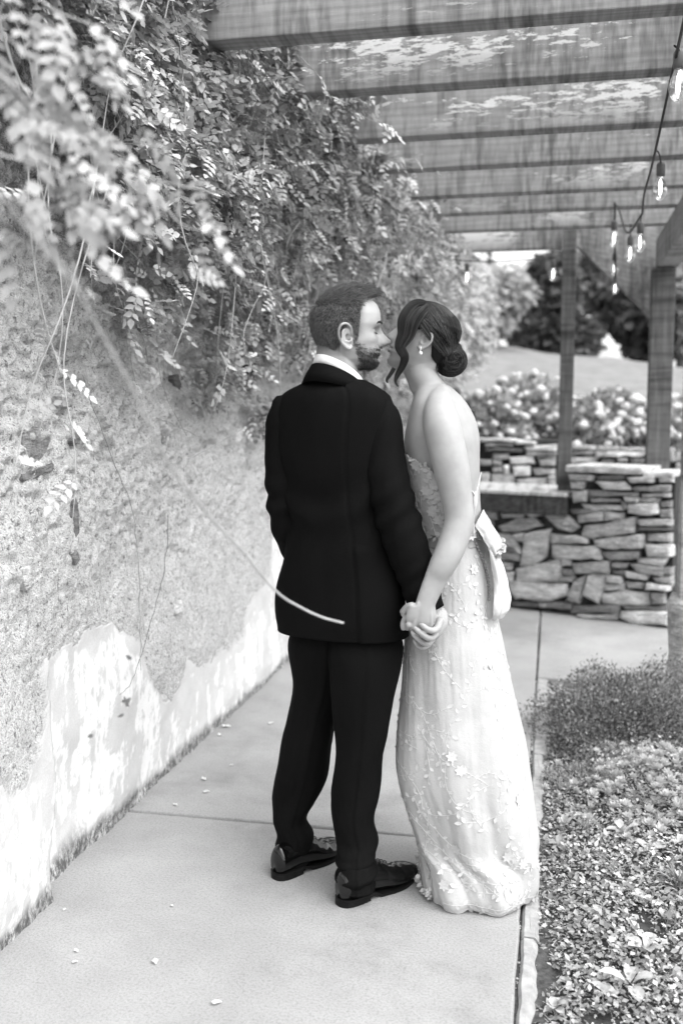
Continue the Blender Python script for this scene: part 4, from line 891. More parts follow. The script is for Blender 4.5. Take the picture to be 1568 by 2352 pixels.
# spiky tuft
r = empty('spiky_plant', 'spiky tuft of narrow pointed leaves at the right edge of the bed', 'plant'); o = blades('leaves', G(1562, 2040, .03), 70, 0.13, 0.0028, .10, .34, r, 1.0, 4); o['kind'] = 'stuff'
for j, (u, v, lab) in enumerate(((1345, 1905, 'thin grass tuft standing close to the kerb half way up the bed'), (1410, 2005, 'sparse grass tuft in the middle of the bed'), (1540, 2130, 'long bent grass blades at the lower right edge of the bed'))):
    r = empty('grass_tuft', lab, 'grass tuft'); o = blades('leaves', G(u, v, .02), 22, 0.11, 0.0012, .2, .4, r, .8, 14+j); o['kind'] = 'stuff'
# dark feathery shrubs and the silvery plant
def shrub(name, lab, blobs, n, leaf, lo, hi, seed, mat='bedleaf', up=0.7, tm=None, cat='shrub', stems=30):
    rs = np.random.RandomState(seed); r = empty(name, lab, cat); P = []; 
    for (c, rad, wt) in blobs:
        m = int(n*wt); d = nrm(rs.normal(0, 1, (m, 3))); d[:, 2] = np.abs(d[:, 2])*1.0-0.1; rr = rs.rand(m)**0.45*(1+0.10*np.abs(np.sin(d[:, 0]*17+d[:, 1]*23))*rs.rand(m)*2.2)
        P.append(np.array(c)+d*rr[:, None]*np.array(rad))
    P = np.vstack(P); P = P[P[:, 2] > 0.01]; m = len(P); c0 = np.array(blobs[0][0])
    d = nrm(nrm(P-c0)*0.7+rs.normal(0, .5, (m, 3))+np.array([0, 0, up])); nz = nrm(rs.normal(0, 1, (m, 3)))
    sh = rs.uniform(lo, hi, m)*(0.6+0.8*fbm(P[:, 0]*12, P[:, 2]*12+P[:, 1]*9, seed))
    scatter('foliage', tm or [(SV, SF)], P, frames(d, nz), rs.uniform(.7, 1.3, m)*leaf, sh, MT[mat], r, 'stuff')
    St = []
    for i in range(stems):
        e = P[rs.randint(m)]; e = e+np.array([rs.normal(0, .02), rs.normal(0, .02), rs.uniform(0, .05)]) if up >= 1 else e; b = np.array([c0[0]+(e[0]-c0[0])*.3, c0[1]+(e[1]-c0[1])*.3, 0]); t = np.linspace(0, 1, 5)[:, None]; St.append(b*(1-t)+e*t+np.array([0, 0, .03])*np.sin(t*3.14))
    o = strands('stems', np.array(St), np.linspace(0.003, 0.001, 5), MT['bark'], r, 3); o['kind'] = 'stuff'
    return r
def g3(u, v, z=0.0, dz=0.0): p = G(u, v, z); return (p[0], p[1], p[2]+dz)
shrub('heather_shrub', 'dark feathery shrub at the far end of the bed by the pale post', [(g3(1400, 1680), (.40, .32, .20), .25), (g3(1490, 1700), (.34, .30, .25), .25), (g3(1335, 1720), (.13, .22, .13), .15), (g3(1365, 1640), (.18, .16, .27), .12), (g3(1450, 1650), (.16, .16, .24), .11), (g3(1530, 1640), (.2, .2, .29), .12)], 36000, 0.013, .03, .22, 41, up=1.0, stems=420)
shrub('low_shrub', 'low grey-green mound in front of the feathery shrub', [(g3(1340, 1800), (.17, .16, .06), .5), (g3(1400, 1755), (.16, .14, .08), .5)], 5000, 0.012, .10, .28, 42, up=1.0)
# silvery plant: rosettes
rs = np.random.RandomState(51); r = empty('silvery_plant', 'pale silvery rosette plant at the right side of the bed', 'plant')
rv = []
V0, F0 = leaflet(((0, 0.10), (0.55, 0.24), (1, 0)), .1, -0.1)
parts = []; k = 0; VV = []; FF = []
for i in range(14):
    a = i*2.4; el = 0.25+i*0.07; d = np.array([[math.cos(a)*math.cos(el), math.sin(a)*math.cos(el), math.sin(el)]]); Fm = frames(d, np.array([[0, 0, 1.0]]))[0]; v = V0@Fm.T; VV.append(v); FF.append(F0+k); k += len(v)
ROS = (np.vstack(VV), np.vstack(FF)); c = G(1535, 1860, 0.0); n = 190
P = np.stack([c[0]+rs.normal(0, .17, n), c[1]+rs.normal(0, .19, n), np.zeros(n)], 1); P[:, 2] = 0.05+0.15*np.exp(-((P[:, 0]-c[0])**2+(P[:, 1]-c[1])**2)/.05)+rs.uniform(-.03, .03, n)
me = npmesh('rosette', ROS[0], ROS[1], np.full(len(ROS[0]), .33)); me.materials.append(MT['bedleaf'])
for i in range(n):
    o = bpy.data.objects.new('rosette', me); COL.objects.link(o); o.parent = r; o.location = P[i]; s = rs.uniform(.018, .032); o.scale = (s, s, s); o.rotation_euler = (rs.uniform(-.5, .5), rs.uniform(-.5, .5), rs.uniform(0, 6))
# fallen leaves
FL = [((1048, 1105), 0, 0), ]
LVS = [(510, 2302, 26, 'curled pale fallen leaf lowest on the path, left of centre', 2), (358, 2215, 24, 'flat dry leaf on the path below the left shoe, left of centre', .5), (180, 2187, 16, 'small dry leaf on the path near the left edge', 1), (180, 2208, 16, 'pale square dry leaf just below the small one near the left edge', 2.2), (147, 2092, 12, 'white flake lying at the foot of the wall step', 0.2), (472, 1792, 18, 'pale leaf on the path beyond the joint, nearest the trouser leg', .8), (482, 1818, 16, 'pale leaf just below another beyond the joint', 2), (408, 1850, 14, 'crumpled leaf just above the joint near the wall', 1.2), (410, 1742, 16, 'thin twig-like leaf at the foot of the wall above the joint', .1), (530, 1670, 22, 'twin dry leaves against the foot of the wall, upper group', 1.5), (505, 1690, 14, 'small oval leaf below the twin dry leaves', .4), (628, 1660, 16, 'pale leaf beside the trouser leg at knee height', 2.5), (650, 1532, 22, 'dark-edged leaf in the far corner of wall and path', 1), (398, 2082, 10, 'tiny pale leaf on the path left of the heel', 1), (536, 1757, 10, 'smallest pale leaf between wall and trouser leg', 2)]
for (u, v, w_, lab, a) in LVS:
    p = G(u, v, 0.004); s = w_*(toD(p))/FPX*1.1; rs2 = np.random.RandomState(int(u)); V, F = mkleaf(1.0, 0.36, rs2); V = V*s*0.9; V[:, 2] = np.abs(V[:, 2])*0.7+0.004+0.1*s*rs2.rand(len(V)); ca, sa = math.cos(a), math.sin(a)
    V = np.stack([V[:, 0]*ca-V[:, 1]*sa, V[:, 0]*sa+V[:, 1]*ca, V[:, 2]], 1)+p*np.array([1, 1, 0])
    tag(link('fallen_leaf', npmesh('fallen_leaf', V, F, np.full(len(V), .40)), MT['bedleaf']), lab, 'leaf', 'fallen leaves on the path')
# ================================================================== BACKGROUND PLANTING
def tz(x, y): return float(terrain(np.array([x]), np.array([y]))[0])
HL = [(1120, 10.9, .62, .95), (1215, 11.4, .8, 1.15), (1335, 11.0, .55, .8), (1400, 11.3, .7, .95), (1500, 11.2, .6, .8), (1020, 11.5, .7, 1.0), (1600, 11.4, .7, .9)]
hlab = ['hydrangea bush nearest the bride\'s shoulder, sparse white heads', 'tallest hydrangea bush left of the middle post', 'low hydrangea bush just right of the middle post', 'broad hydrangea bush between the two posts, most flowers', 'hydrangea bush behind the thick right post', 'hydrangea bush hidden behind the bride\'s bun', 'hydrangea bush at the far right edge']
rs = np.random.RandomState(77); ico = []
b = bmesh.new(); bmesh.ops.create_icosphere(b, subdivisions=2, radius=1)
for v_ in b.verts: v_.co *= 1+0.14*random.uniform(-1, 1)
hm = bpy.data.meshes.new('flower_head'); b.to_mesh(hm); b.free(); a_ = hm.attributes.new('shade', 'FLOAT', 'POINT'); a_.data.foreach_set('value', rs.uniform(.5, .8, len(hm.vertices)).astype(np.float32)); hm.materials.append(MT['petal'])
for (u, D, rad, hgt), lab in zip(HL, hlab):
    p = Q(u, 900, D); z0 = tz(p[0], p[1]); c = np.array([p[0], p[1], z0])
    r = shrub('hydrangea_bush', lab, [((c[0], c[1], z0+hgt*.35), (rad*.7, rad*.6, hgt*.55), 1.0)], 2600, 0.09, .10, .32, int(u), up=.3, tm=[(LV*np.array([1.2, 1, 1]), LF)], stems=12)
    for i in range(60 if u > 1200 else 40):
        d = nrm(rs.normal(0, 1, 3)); d[2] = abs(d[2])*.9; d -= Fh*rs.uniform(0, .6); d = nrm(d)
        o = bpy.data.objects.new('flower_head', hm); COL.objects.link(o); o.parent = r; s = rs.uniform(.028, .062)
        o.location = (c[0]+d[0]*rad*.8, c[1]+d[1]*rad*.7, z0+hgt*.35+d[2]*hgt*.6); o.scale = (s, s, s*.8); o.rotation_euler = (0, 0, rs.uniform(0, 6))
def tree(name, lab, u, D, base_v, blobs, n, leaf, lo, hi, seed, trunk=0.12, th=2.5, cat='tree', flat=False):
    rs = np.random.RandomState(seed); p = Q(u, 900, D); z0 = tz(p[0], p[1]); r = empty(name, lab, cat); P = []; 
    for (bu, bv, ru, rv, wt) in blobs:
        c = Q(bu, bv, D); R_ = np.array([ru*D/FPX, ru*D/FPX, rv*D/FPX]); m = int(n*wt)
        d = nrm(rs.normal(0, 1, (m, 3))); rr = rs.rand(m)**0.45; q = c+d*rr[:, None]*R_; P.append(q)
    P = np.vstack(P); k = fbm(P[:, 0]*1.1+P[:, 1]*.8, P[:, 2]*1.3, seed, 3)+0.25*rs.rand(len(P)) > 0.50; P = P[k]; m = len(P)
    P[:, 2] = np.maximum(P[:, 2], z0+0.05)
    d = nrm(rs.normal(0, 1, (m, 3))+np.array([0, 0, -.2])); nz = nrm(rs.normal(0, .6, (m, 3))+np.array([0, 0, .8])-Fh*.4)
    scatter('crown', [(LV*np.array([1.3, 1, 1]), LF)], P, frames(d, nz), rs.uniform(.6, 1.3, m)*leaf, rs.uniform(lo, hi, m)*(0.6+.8*fbm(P[:, 0]*1.5, P[:, 2]*1.5, seed+1)), MT['leaf'], r, 'stuff')
    mb = MB(); limb(mb, [(p[0], p[1], z0-.2), (p[0]+.03, p[1], z0+th*.5), (p[0]-.02, p[1], z0+th)], [trunk, trunk*.8, trunk*.5], n=10)
    for i in range(5):
        e = P[rs.randint(m)]; s = np.array([p[0], p[1], z0+th*rs.uniform(.55, .95)]); limb(mb, [s, s*.5+e*.5+np.array([0, 0, .1]), e], [trunk*.4, trunk*.25, trunk*.1], n=6)
    mb.build('trunk', MT['bark'], r)
tree('conifer_tree', 'dark dense evergreen on the lawn left of the middle post', 1265, 27, 850, [(1262, 690, 62, 100, .4), (1250, 770, 80, 70, .3), (1310, 790, 60, 60, .3)], 16000, .30, .03, .09, 5, .2, 3)
tree('broadleaf_tree', 'dark spreading tree with a slim trunk between the two posts', 1447, 30, 860, [(1400, 650, 85, 60, .35), (1450, 720, 85, 60, .35), (1480, 780, 45, 40, .15), (1340, 640, 50, 60, .15)], 11000, .34, .05, .13, 6, .1, 2.6)
tree('broadleaf_tree', 'pale leafy tree just right of the vines behind the string of bulbs', 1120, 24, 800, [(1110, 700, 85, 80, .5), (1170, 670, 60, 45, .25), (1090, 760, 60, 50, .25)], 4200, .22, .15, .32, 7, .12, 2.4)
tree('broadleaf_tree', 'bright tree half hidden behind the dark evergreen', 1210, 38, 800, [(1180, 660, 80, 50, .5), (1280, 640, 50, 30, .2), (1340, 610, 50, 40, .3)], 3200, .3, .2, .4, 8, .15, 3)
tree('broadleaf_tree', 'tree showing at the right edge beyond the thick post', 1560, 28, 860, [(1560, 700, 60, 110, 1)], 6000, .3, .06, .2, 9, .15, 3)
tree('broadleaf_tree', 'pale tree behind the vines at the end of the wall', 950, 22, 800, [(960, 740, 90, 100, 1)], 5000, .22, .15, .35, 10, .12, 2.4)
rs = np.random.RandomState(99)
shrub('flower_shrub', 'small pale flowering twig above the lawn beside the bride\'s bun', [(tuple(Q(1165, 790, 10.6)), (.10, .08, .07), 1.0)], 300, 0.035, .3, .6, 15, up=.2, tm=[(LV, LF)], stems=0) if False else None
def farwood():
    rs = np.random.RandomState(5); n = 9000; x = rs.uniform(-34, 34, n); y = 62+rs.uniform(0, 6, n); h = 3.0+2.0*(fbm(x*.25, x*0, 3)-.5)*2; gap = np.exp(-((x-6.2)/2.2)**2)*1.8; z = 1.2+rs.rand(n)*(h-gap)
    P = np.stack([x, y, z], 1); sh = rs.uniform(.12, .3, n)*(.6+.8*fbm(x, z, 8)); d = nrm(rs.normal(0, 1, (n, 3))); return scatter('far_wood', [(LV*1.3, LF)], P, frames(d, nrm(rs.normal(0, 1, (n, 3)))), rs.uniform(.7, 1.3, n), sh, MT['leaf'], None, 'stuff')
tag(farwood(), 'hazy line of distant trees closing the view beyond the lawn', 'wood')
# ================================================================== PEOPLE
def tabs(z, T):
    a = np.array(sorted(T)); return np.interp(z, a[:, 0], a[:, 1])
M_XF = [(-.120, .040), (-.117, .066), (-.110, .080), (-.098, .0865), (-.085, .081), (-.074, .0845), (-.068, .0885), (-.061, .0835), (-.055, .089), (-.048, .0855), (-.038, .0835), (-.02, .083), (0, .082), (.015, .083), (.025, .087), (.036, .0915), (.05, .0915), (.07, .0885), (.085, .082), (.10, .067), (.112, .047), (.12, .025), (.125, 0.0)]
M_XB = [(-.12, .03), (-.11, .045), (-.09, .058), (-.06, .072), (-.03, .088), (0, .098), (.03, .102), (.06, .098), (.085, .083), (.10, .065), (.112, .045), (.12, .024), (.125, 0)]
M_W = [(-.12, .018), (-.117, .028), (-.11, .040), (-.09, .054), (-.06, .064), (-.03, .0705), (0, .0745), (.03, .077), (.06, .0735), (.085, .062), (.10, .049), (.112, .034), (.12, .018), (.125, 0)]
def head_pts(z, ph, fem=False):
    z = np.asarray(z, float); z_in = z; ph = np.asarray(ph, float)
    xf = tabs(z, M_XF); xb = tabs(z, M_XB); w = tabs(z, M_W)
    if fem: w = w*(1-0.05*np.clip(-z/.1, 0, 1)); xf = xf-0.003*np.exp(-((z-.036)/.015)**2)
    c = np.cos(ph); s = np.sin(ph); n = 2.15+0.25*np.clip(-z/.1, 0, 1)*(c > 0); d = (np.abs(c)**n+np.abs(s)**n)**(1/n)
    x = np.where(c >= 0, xf, xb)*c/d; y = w*s/d; fr = np.clip(c, 0, 1)**.5
    ns = 0.85 if fem else 1.22
    nose = np.interp(z, [-.052, -.046, -.040, -.034, -.027, -.020, -.010, 0, .018, .03], [0, .010, .022, .030, .0325, .030, .0225, .0165, .0075, 0])*ns
    sg = np.interp(z, [-.05, -.038, -.028, 0, .03], [.018, .0175, .0155, .0090, .012])*(.9 if fem else 1)
    x = x+fr*nose*np.exp(-np.abs(y/sg)**2.4)
    al = np.exp(-((z+.033)/.008)**2)*np.exp(-((np.abs(y)-.014)/.006)**2)*.006; x = x+fr*al
    x = x-fr*.0125*np.exp(-((z-.008)/.013)**2)*np.exp(-((np.abs(y)-.031)/.016)**2)     # sockets
    x = x-fr*.004*np.exp(-((z-.004)/.014)**2)*np.exp(-((np.abs(y)-.012)/.006)**2)
    x = x+fr*(.004 if not fem else .0015)*np.exp(-((z-.028)/.007)**2)*np.exp(-((np.abs(y)-.028)/.018)**2)
    ck = .005*np.exp(-((z+.022)/.018)**2)*np.exp(-((np.abs(y)-.05)/.016)**2); y = y+np.sign(s)*ck*.7; x = x+fr*ck*.6
    lip = (np.exp(-((z+.0555)/.0045)**2)+np.exp(-((z+.068)/.005)**2))*.0025-np.exp(-((z+.0615)/.002)**2)*.003
    x = x+fr*lip*np.exp(-(y/.022)**4)
    zo = np.where(z > .03, .03+(z-.03)*.80, z) if fem else np.where(z < .03, .03+(z-.03)*.80, z)
    x = np.where(x < 0, x*(.93 if fem else .95), x)
    return np.stack([x, y, zo+0*x], -1)
def add_head(mb, T, fem=False):
    t = np.linspace(0, 1, 90); z = .0025+.1225*np.cos(math.pi*t); a = np.linspace(-1, 1, 121)[:-1]; ph = math.pi*(np.sign(a)*np.abs(a)**1.5)
    Zg, Pg = np.meshgrid(z[1:-1], ph, indexing='ij'); G_ = T(head_pts(Zg, Pg, fem).reshape(-1, 3)); m, n = Zg.shape
    V = list(G_); F = [(i*n+j, i*n+(j+1) % n, (i+1)*n+(j+1) % n, (i+1)*n+j) for i in range(m-1) for j in range(n)]; F += [tuple(range(n)), tuple((m-1)*n+j for j in range(n-1, -1, -1))]
    mb.add(V, F)
def add_ear(mb, T, sgn, cx=-.012, sc=1.0):
    P = lambda x, o, z: T(np.array([[cx+x*sc, sgn*(.0705+o*sc), -.008+z*sc]]))[0]
    rim = [(.012, .004, .006), (.008, .010, .022), (-.004, .015, .031), (-.018, .019, .026), (-.0235, .020, .008), (-.019, .018, -.010), (-.008, .013, -.022), (.003, .009, -.029), (.010, .005, -.024)]
    limb(mb, [P(*p) for p in rim], [.0035*sc, .0036*sc, .0038*sc, .004*sc, .004*sc, .0038*sc, .004*sc, .0052*sc, .004*sc], n=10, sub=4)
    inn = [(.004, .004, .012), (-.006, .010, .018), (-.013, .0125, .012), (-.014, .012, 0), (-.008, .010, -.010), (.004, .008, -.012)]
    limb(mb, [P(*p) for p in inn], [.003*sc]*6, n=8, sub=4)
    # back plate of the ear
    pl = [(.008, .002, .010), (-.004, .008, .015), (-.011, .0105, 0.0), (-.004, .008, -.016), (.006, .004, -.018)]
    limb(mb, [P(*p) for p in pl], [.008*sc]*5, n=10, sub=3, side=T.v(np.array([.45, sgn*.9, 0])), flat=0.35)
    limb(mb, [P(.010, .006, -.004), P(.009, .008, -.011)], [.0035*sc, .0035*sc], n=8)
class Frame:
    def __init__(s, beta, pitch, flip, anchor, local, sc):
        F = (Rv*(-1 if flip else 1))*math.cos(beta)+Fh*math.sin(beta); F = F*math.cos(pitch)+Zv*math.sin(pitch)
        S = np.cross(Zv, F); S /= np.linalg.norm(S); U = np.cross(F, S); s.R = np.stack([F, S, U]); s.sc = sc; s.o = np.asarray(anchor)-np.array(local)*sc@s.R
    def __call__(s, p): return s.o+np.asarray(p)*s.sc@s.R
    def v(s, d): return np.asarray(d)@s.R
def finger(mb, pts, r, n=12): limb(mb, pts, r, n=n, sub=5)
def HZ(zx, zy, D): return Q((950+zx/7.84)/1.0887, (1440+zy/7.84)/1.0887, D)
# ------------------------------------------------------------------ GROOM
groom = empty('person', 'man in a black suit and patent shoes seen from behind, kissing close to the woman', 'man', 'wedding couple')
TG = Frame(math.radians(7), 0.0, False, Q(793, 773, 2.825), (-.018, -.082, -.008), 1.03)
body = MB(); add_head(body, TG); add_ear(body, TG, -1, sc=1.12); add_ear(body, TG, 1)
limb(body, [TG(np.array([-.03, 0, .0])), TG(np.array([-.035, 0, -.06])), Q(772, 845, 2.905), Q(764, 900, 2.91)], [.055, .058, .062, .07], n=28)
for e in (-1, 1): limb(body, [TG(np.array([-.045, e*.03, -.04])), Q(790, 850, 2.90+e*.03), Q(800, 885, 2.9+e*.02)], [.02, .016, .02], n=14)
gr = [pxring(710, 820, 915, 2.9, .55, .43), pxring(675, 850, 960, 2.9, .5, .43), pxring(665, 855, 1050, 2.9, .5, .43), pxring(680, 860, 1200, 2.9, .5, .43), pxring(675, 880, 1330, 2.9, .5, .43), pxring(680, 890, 1420, 2.9, .45, .43)]
gm = gridmesh('t', ringloft(gr, 32, 4)); body.add(gm.v, gm.f)
limb(body, [Q(850, 955, 2.86), Q(882, 1050, 2.83), Q(918, 1190, 2.80), Q(960, 1330, 2.79), Q(990, 1408, 2.79)], [.036, .036, .034, .03, .027], n=18)
limb(body, [Q(665, 945, 2.93), Q(655, 1080, 2.93), Q(665, 1210, 2.95), Q(720, 1300, 3.06), Q(760, 1350, 3.13)], [.048, .044, .036, .03, .025], n=18)
for k in range(4): finger(body, [Q(758, 1350+k*8, 3.13), Q(785+k, 1372+k*9, 3.15), Q(800, 1392+k*9, 3.13)], [.012, .009, .007])
# his right hand: palm below the cuff, four fingers curling up round her hand, thumb behind
limb(body, [HZ(1150, 760, 2.79), HZ(1120, 900, 2.775), HZ(1010, 1060, 2.765), HZ(900, 1120, 2.76)], [.026, .030, .030, .022], n=18, side=Fh, flat=.6)
finger(body, [HZ(1165, 880, 2.76), HZ(1120, 1010, 2.74), HZ(1040, 1075, 2.715), HZ(930, 1050, 2.70), HZ(840, 985, 2.695), HZ(800, 965, 2.70)], [.0115, .0105, .0094, .0086, .0076, .006])
finger(body, [HZ(1090, 1130, 2.76), HZ(1010, 1210, 2.735), HZ(930, 1215, 2.71), HZ(820, 1140, 2.70), HZ(730, 1065, 2.697), HZ(690, 1030, 2.70)], [.0108, .0098, .009, .0084, .0076, .006])
finger(body, [HZ(1030, 1230, 2.775), HZ(930, 1325, 2.75), HZ(850, 1315, 2.732), HZ(750, 1240, 2.72), HZ(665, 1160, 2.716), HZ(625, 1105, 2.72)], [.010, .0093, .0084, .0078, .007, .0054])
finger(body, [HZ(960, 1330, 2.80), HZ(850, 1400, 2.775), HZ(770, 1385, 2.757), HZ(705, 1320, 2.747), HZ(665, 1265, 2.747)], [.0088, .008, .0074, .0068, .0052])
limb(body, [HZ(1100, 900, 2.80), HZ(800, 780, 2.80), HZ(560, 700, 2.79), HZ(450, 700, 2.78)], [.016, .0135, .0118, .010], n=12)
gbody = remeshed(body, 'body', MT['skinG'], groom, 0.0023, 3)
def pick(z, y, k): return None
# eyes, brow
def face_bits(T, par, fem, closed):
    for e in (-1, 1):
        mb = MB(); ellipsoid(mb, T(np.array([.0665 if fem else .0600, e*.031, .004 if fem else .010])), T.R, (.0125, .0125, .0125)); mb.build('eye', MT['eyew'] if not closed else (MT['skinB'] if fem else MT['skinG']), par)
        n = 90; t = RS.uniform(-1, 1, n); y = e*(.031+.017*t); z = (.026 if fem else .033)+.003*(1-t*t)+RS.uniform(-.0018, .0018, n)*(0.7 if fem else 1.4)
        b = head_pts(z, np.arctan2(y/.0745, .6), fem); x = np.interp(np.abs(y), [0, .02, .035, .05, .06], [.0935, .0915, .084, .071, .06]); P0 = np.stack([x, y, z], 1)
        P1 = P0+np.stack([np.full(n, .0015), e*np.full(n, .005), np.full(n, .002)], 1); PP_ = np.stack([T(P0), T(P0*.5+P1*.5+np.array([.001, 0, 0])), T(P1)], 1)
        o = strands('eyebrow', PP_, np.array([.0007, .0006, .0002]), MT['hairG'] if not fem else MT['hairB'], par, 3)
        n = 40 if fem else 16; t = np.linspace(-1, 1, n); P0 = np.stack([.0765-.004*t*t-.004*(t > 0)*t, e*(.031+.0135*t), (.002 if fem else .009)-.003*(1-t*t)+0*t], 1); P1 = P0+np.stack([np.full(n, .007 if fem else .003), e*np.full(n, .003), np.full(n, -.003)], 1)
        strands('eyelash', np.stack([T(P0), T(P0*.5+P1*.5-np.array([0, 0, .001])), T(P1)], 1), np.array([.0006, .0005, .0001]), MT['dark'], par, 3)
face_bits(TG, gbody, False, True)
# hair of the groom
def hairline(x):
    return np.interp(x, [-.11, -.075, -.045, -.032, -.026, -.010, .004, .010, .018, .024, .029, .045, .06, .075, .1], [-.042, -.042, -.040, -.032, .0, .030, .022, -.015, -.012, .06, .088, .095, .100, .104, .108])
def gmask(p): return np.clip((p[:, 2]-hairline(p[:, 0])+.006*(fbm(p[:, 0]*160, p[:, 2]*160, 4, 2)-.5))/.013, -1, 1)
def gthick(p):
    top = np.clip((p[:, 2]-.05)/.06, 0, 1); fr = np.clip((p[:, 0]+.02)/.1, 0, 1); return .0025+.007*np.clip((p[:, 2]+.05)/.09, 0, 1)+top*(.006+.013*fr)
def shell(T, par, mask, thick, mat, fem=False, name='hair', nz_=110, na=160, wob=.0012):
    t = np.linspace(0.01, .99, nz_); z = .0025+.1225*np.cos(math.pi*t); a = np.linspace(-math.pi, math.pi, na, endpoint=False); Zg, Pg = np.meshgrid(z, a, indexing='ij'); p = head_pts(Zg, Pg, fem).reshape(-1, 3)
    nn = nrm(p*np.array([1, 1.25, .9])+np.array([.0, 0, -.005])); k = mask(p); th = np.where(k > 0, thick(p)*np.clip(k*1.3, 0, 1), -.006)+np.where(k > 0, wob*(fbm(Pg.ravel()*14, z.repeat(na)*130, 3)-.5)*2, 0)
    G_ = T(p+nn*th[:, None]).reshape(nz_, na, 3); mb = gridmesh(name, G_); return mb.build(name, mat, par)
shell(TG, groom, lambda p: gmask(p)-.45, gthick, MT['hairBase'])
def surf_samples(n, mask, fem=False, zr=(-.12, .124)):
    z = RS.uniform(*zr, n*3); a = RS.uniform(-math.pi, math.pi, n*3); p = head_pts(z, a, fem); keep = mask(p) > RS.uniform(-.25, .5, len(p)); p = p[keep][:n]; return p, nrm(p*np.array([1, 1.25, .9])+np.array([0, 0, -.005]))
def short_hair(T, par, n, mask, thick, length, mat, flow, rad=.00055, name='hair_strands', fem=False, jit=.25, lift=.35):
    p, nn = surf_samples(n, mask, fem); th = thick(p); f = flow(p); f = f-nn*(f*nn).sum(1)[:, None]; f = nrm(nrm(f)+RS.normal(0, jit, f.shape)); L = length(p)*RS.uniform(.6, 1.15, len(p)); base = p+nn*(th*.55)[:, None]
    K = 4; t = np.linspace(0, 1, K)[None, :, None]; P = base[:, None]+f[:, None]*L[:, None, None]*t+nn[:, None]*(th[:, None, None]*.5+L[:, None, None]*lift*(t-.9*t*t))*(t > 0)
    P = T(P.reshape(-1, 3)).reshape(len(p), K, 3); return strands(name, P, np.array([1, 1, .8, .2])*rad, mat if 'hair' not in name else MT['hairS'], par, 3, RS.uniform(.05, .25, len(p)))
def gflow(p):
    top = np.clip((p[:, 2]-.06)/.03, 0, 1)[:, None]; side = np.array([-.35, 0, -1.0]); up = np.array([1.0, 0, .15]); return side*(1-top)+up*top
short_hair(TG, groom, 11000, gmask, gthick, lambda p: .008+.014*np.clip((p[:, 2]-.05)/.05, 0, 1), MT['hairG'], gflow, .0005, jit=.14, lift=.22)
short_hair(TG, groom, 4200, gmask, gthick, lambda p: .009+.014*np.clip((p[:, 2]-.05)/.05, 0, 1), MT['hairTip'], gflow, .00045, 'hair_tips', jit=.2, lift=.3)
quiff = lambda p: np.where((p[:, 2] > .098) & (p[:, 0] > .005), .6, -1.)
short_hair(TG, groom, 1500, quiff, gthick, lambda p: .018+.012*(p[:, 0] > .03), MT['hairG'], lambda p: np.tile([1., 0, .7], (len(p), 1)), .0007, 'quiff', jit=.3, lift=.9)
def bmask(p):
    x, y, z = p.T; line = np.interp(x, [0, .012, .03, .05, .065, .075, .1], [-.008, -.016, -.028, -.040, -.038, -.032, -.030]); m = np.clip((line-z)/.035, -1, 1); m = np.minimum(m, np.clip((x-.006-.35*np.clip(-z-.025, 0, 1))/.010, -1, 1))
    lipz = (np.abs(y) < .020) & (z > -.050) & (z < -.037) & (x > .06); return np.where(lipz, -1, m)
co = np.empty(len(gbody.data.vertices)*3); gbody.data.vertices.foreach_get('co', co); co = co.reshape(-1, 3); lc = ((co-TG.o)@TG.R.T)/TG.sc
inhead = (lc[:, 2] > -.16) & (np.abs(lc[:, 1]) < .10) & (lc[:, 0] > -.12) & (lc[:, 0] < .11)
line_ = np.interp(lc[:, 0], [0, .012, .03, .05, .065, .075, .1], [.000, -.008, -.022, -.034, -.034, -.030, -.028]); bq = np.clip((line_-lc[:, 2])/.028, 0, 1)*np.clip((lc[:, 0]-.002-.5*np.clip(-lc[:, 2]-.03, 0, 1))/.016, 0, 1)
bq = bq*(1-np.clip((-.098-lc[:, 2])/.01, 0, 1)); lp = (np.abs(lc[:, 1]) < .021) & (lc[:, 2] > -.050) & (lc[:, 2] < -.038) & (lc[:, 0] > .07); bq = np.where(lp, .25, bq)
hq = np.maximum(np.clip((lc[:, 2]-hairline(lc[:, 0]))/.02+.6, 0, 1), np.clip((.043-lc[:, 0])/.026, 0, 1)**1.3*np.clip((lc[:, 2]+.012)/.02, 0, 1)*(lc[:, 0] > .008))*(np.abs(lc[:, 1]) < .085)
nape = np.clip((lc[:, 2]+.062)/.022, 0, 1)*(lc[:, 0] < -.03)*.7
a_ = gbody.data.attributes.new('beard', 'FLOAT', 'POINT'); a_.data.foreach_set('value', (np.maximum(np.maximum(bq*.9, hq*.9), nape)*inhead).astype(np.float32))
short_hair(TG, groom, 700, lambda p: gmask(p)-.1, gthick, lambda p: .010+.012*np.clip((p[:, 2]-.05)/.05, 0, 1), MT['hairG'], gflow, .00035, 'hair_flyaways', jit=.6, lift=1.1)
bflow = lambda p: np.tile([.25, 0, -1.], (len(p), 1))
short_hair(TG, groom, 9000, bmask, lambda p: .0005+0*p[:, 0], lambda p: .004+.010*np.clip((-.04-p[:, 2])/.04, 0, 1), MT['beard'], bflow, .00042, 'beard', jit=.3, lift=.55)
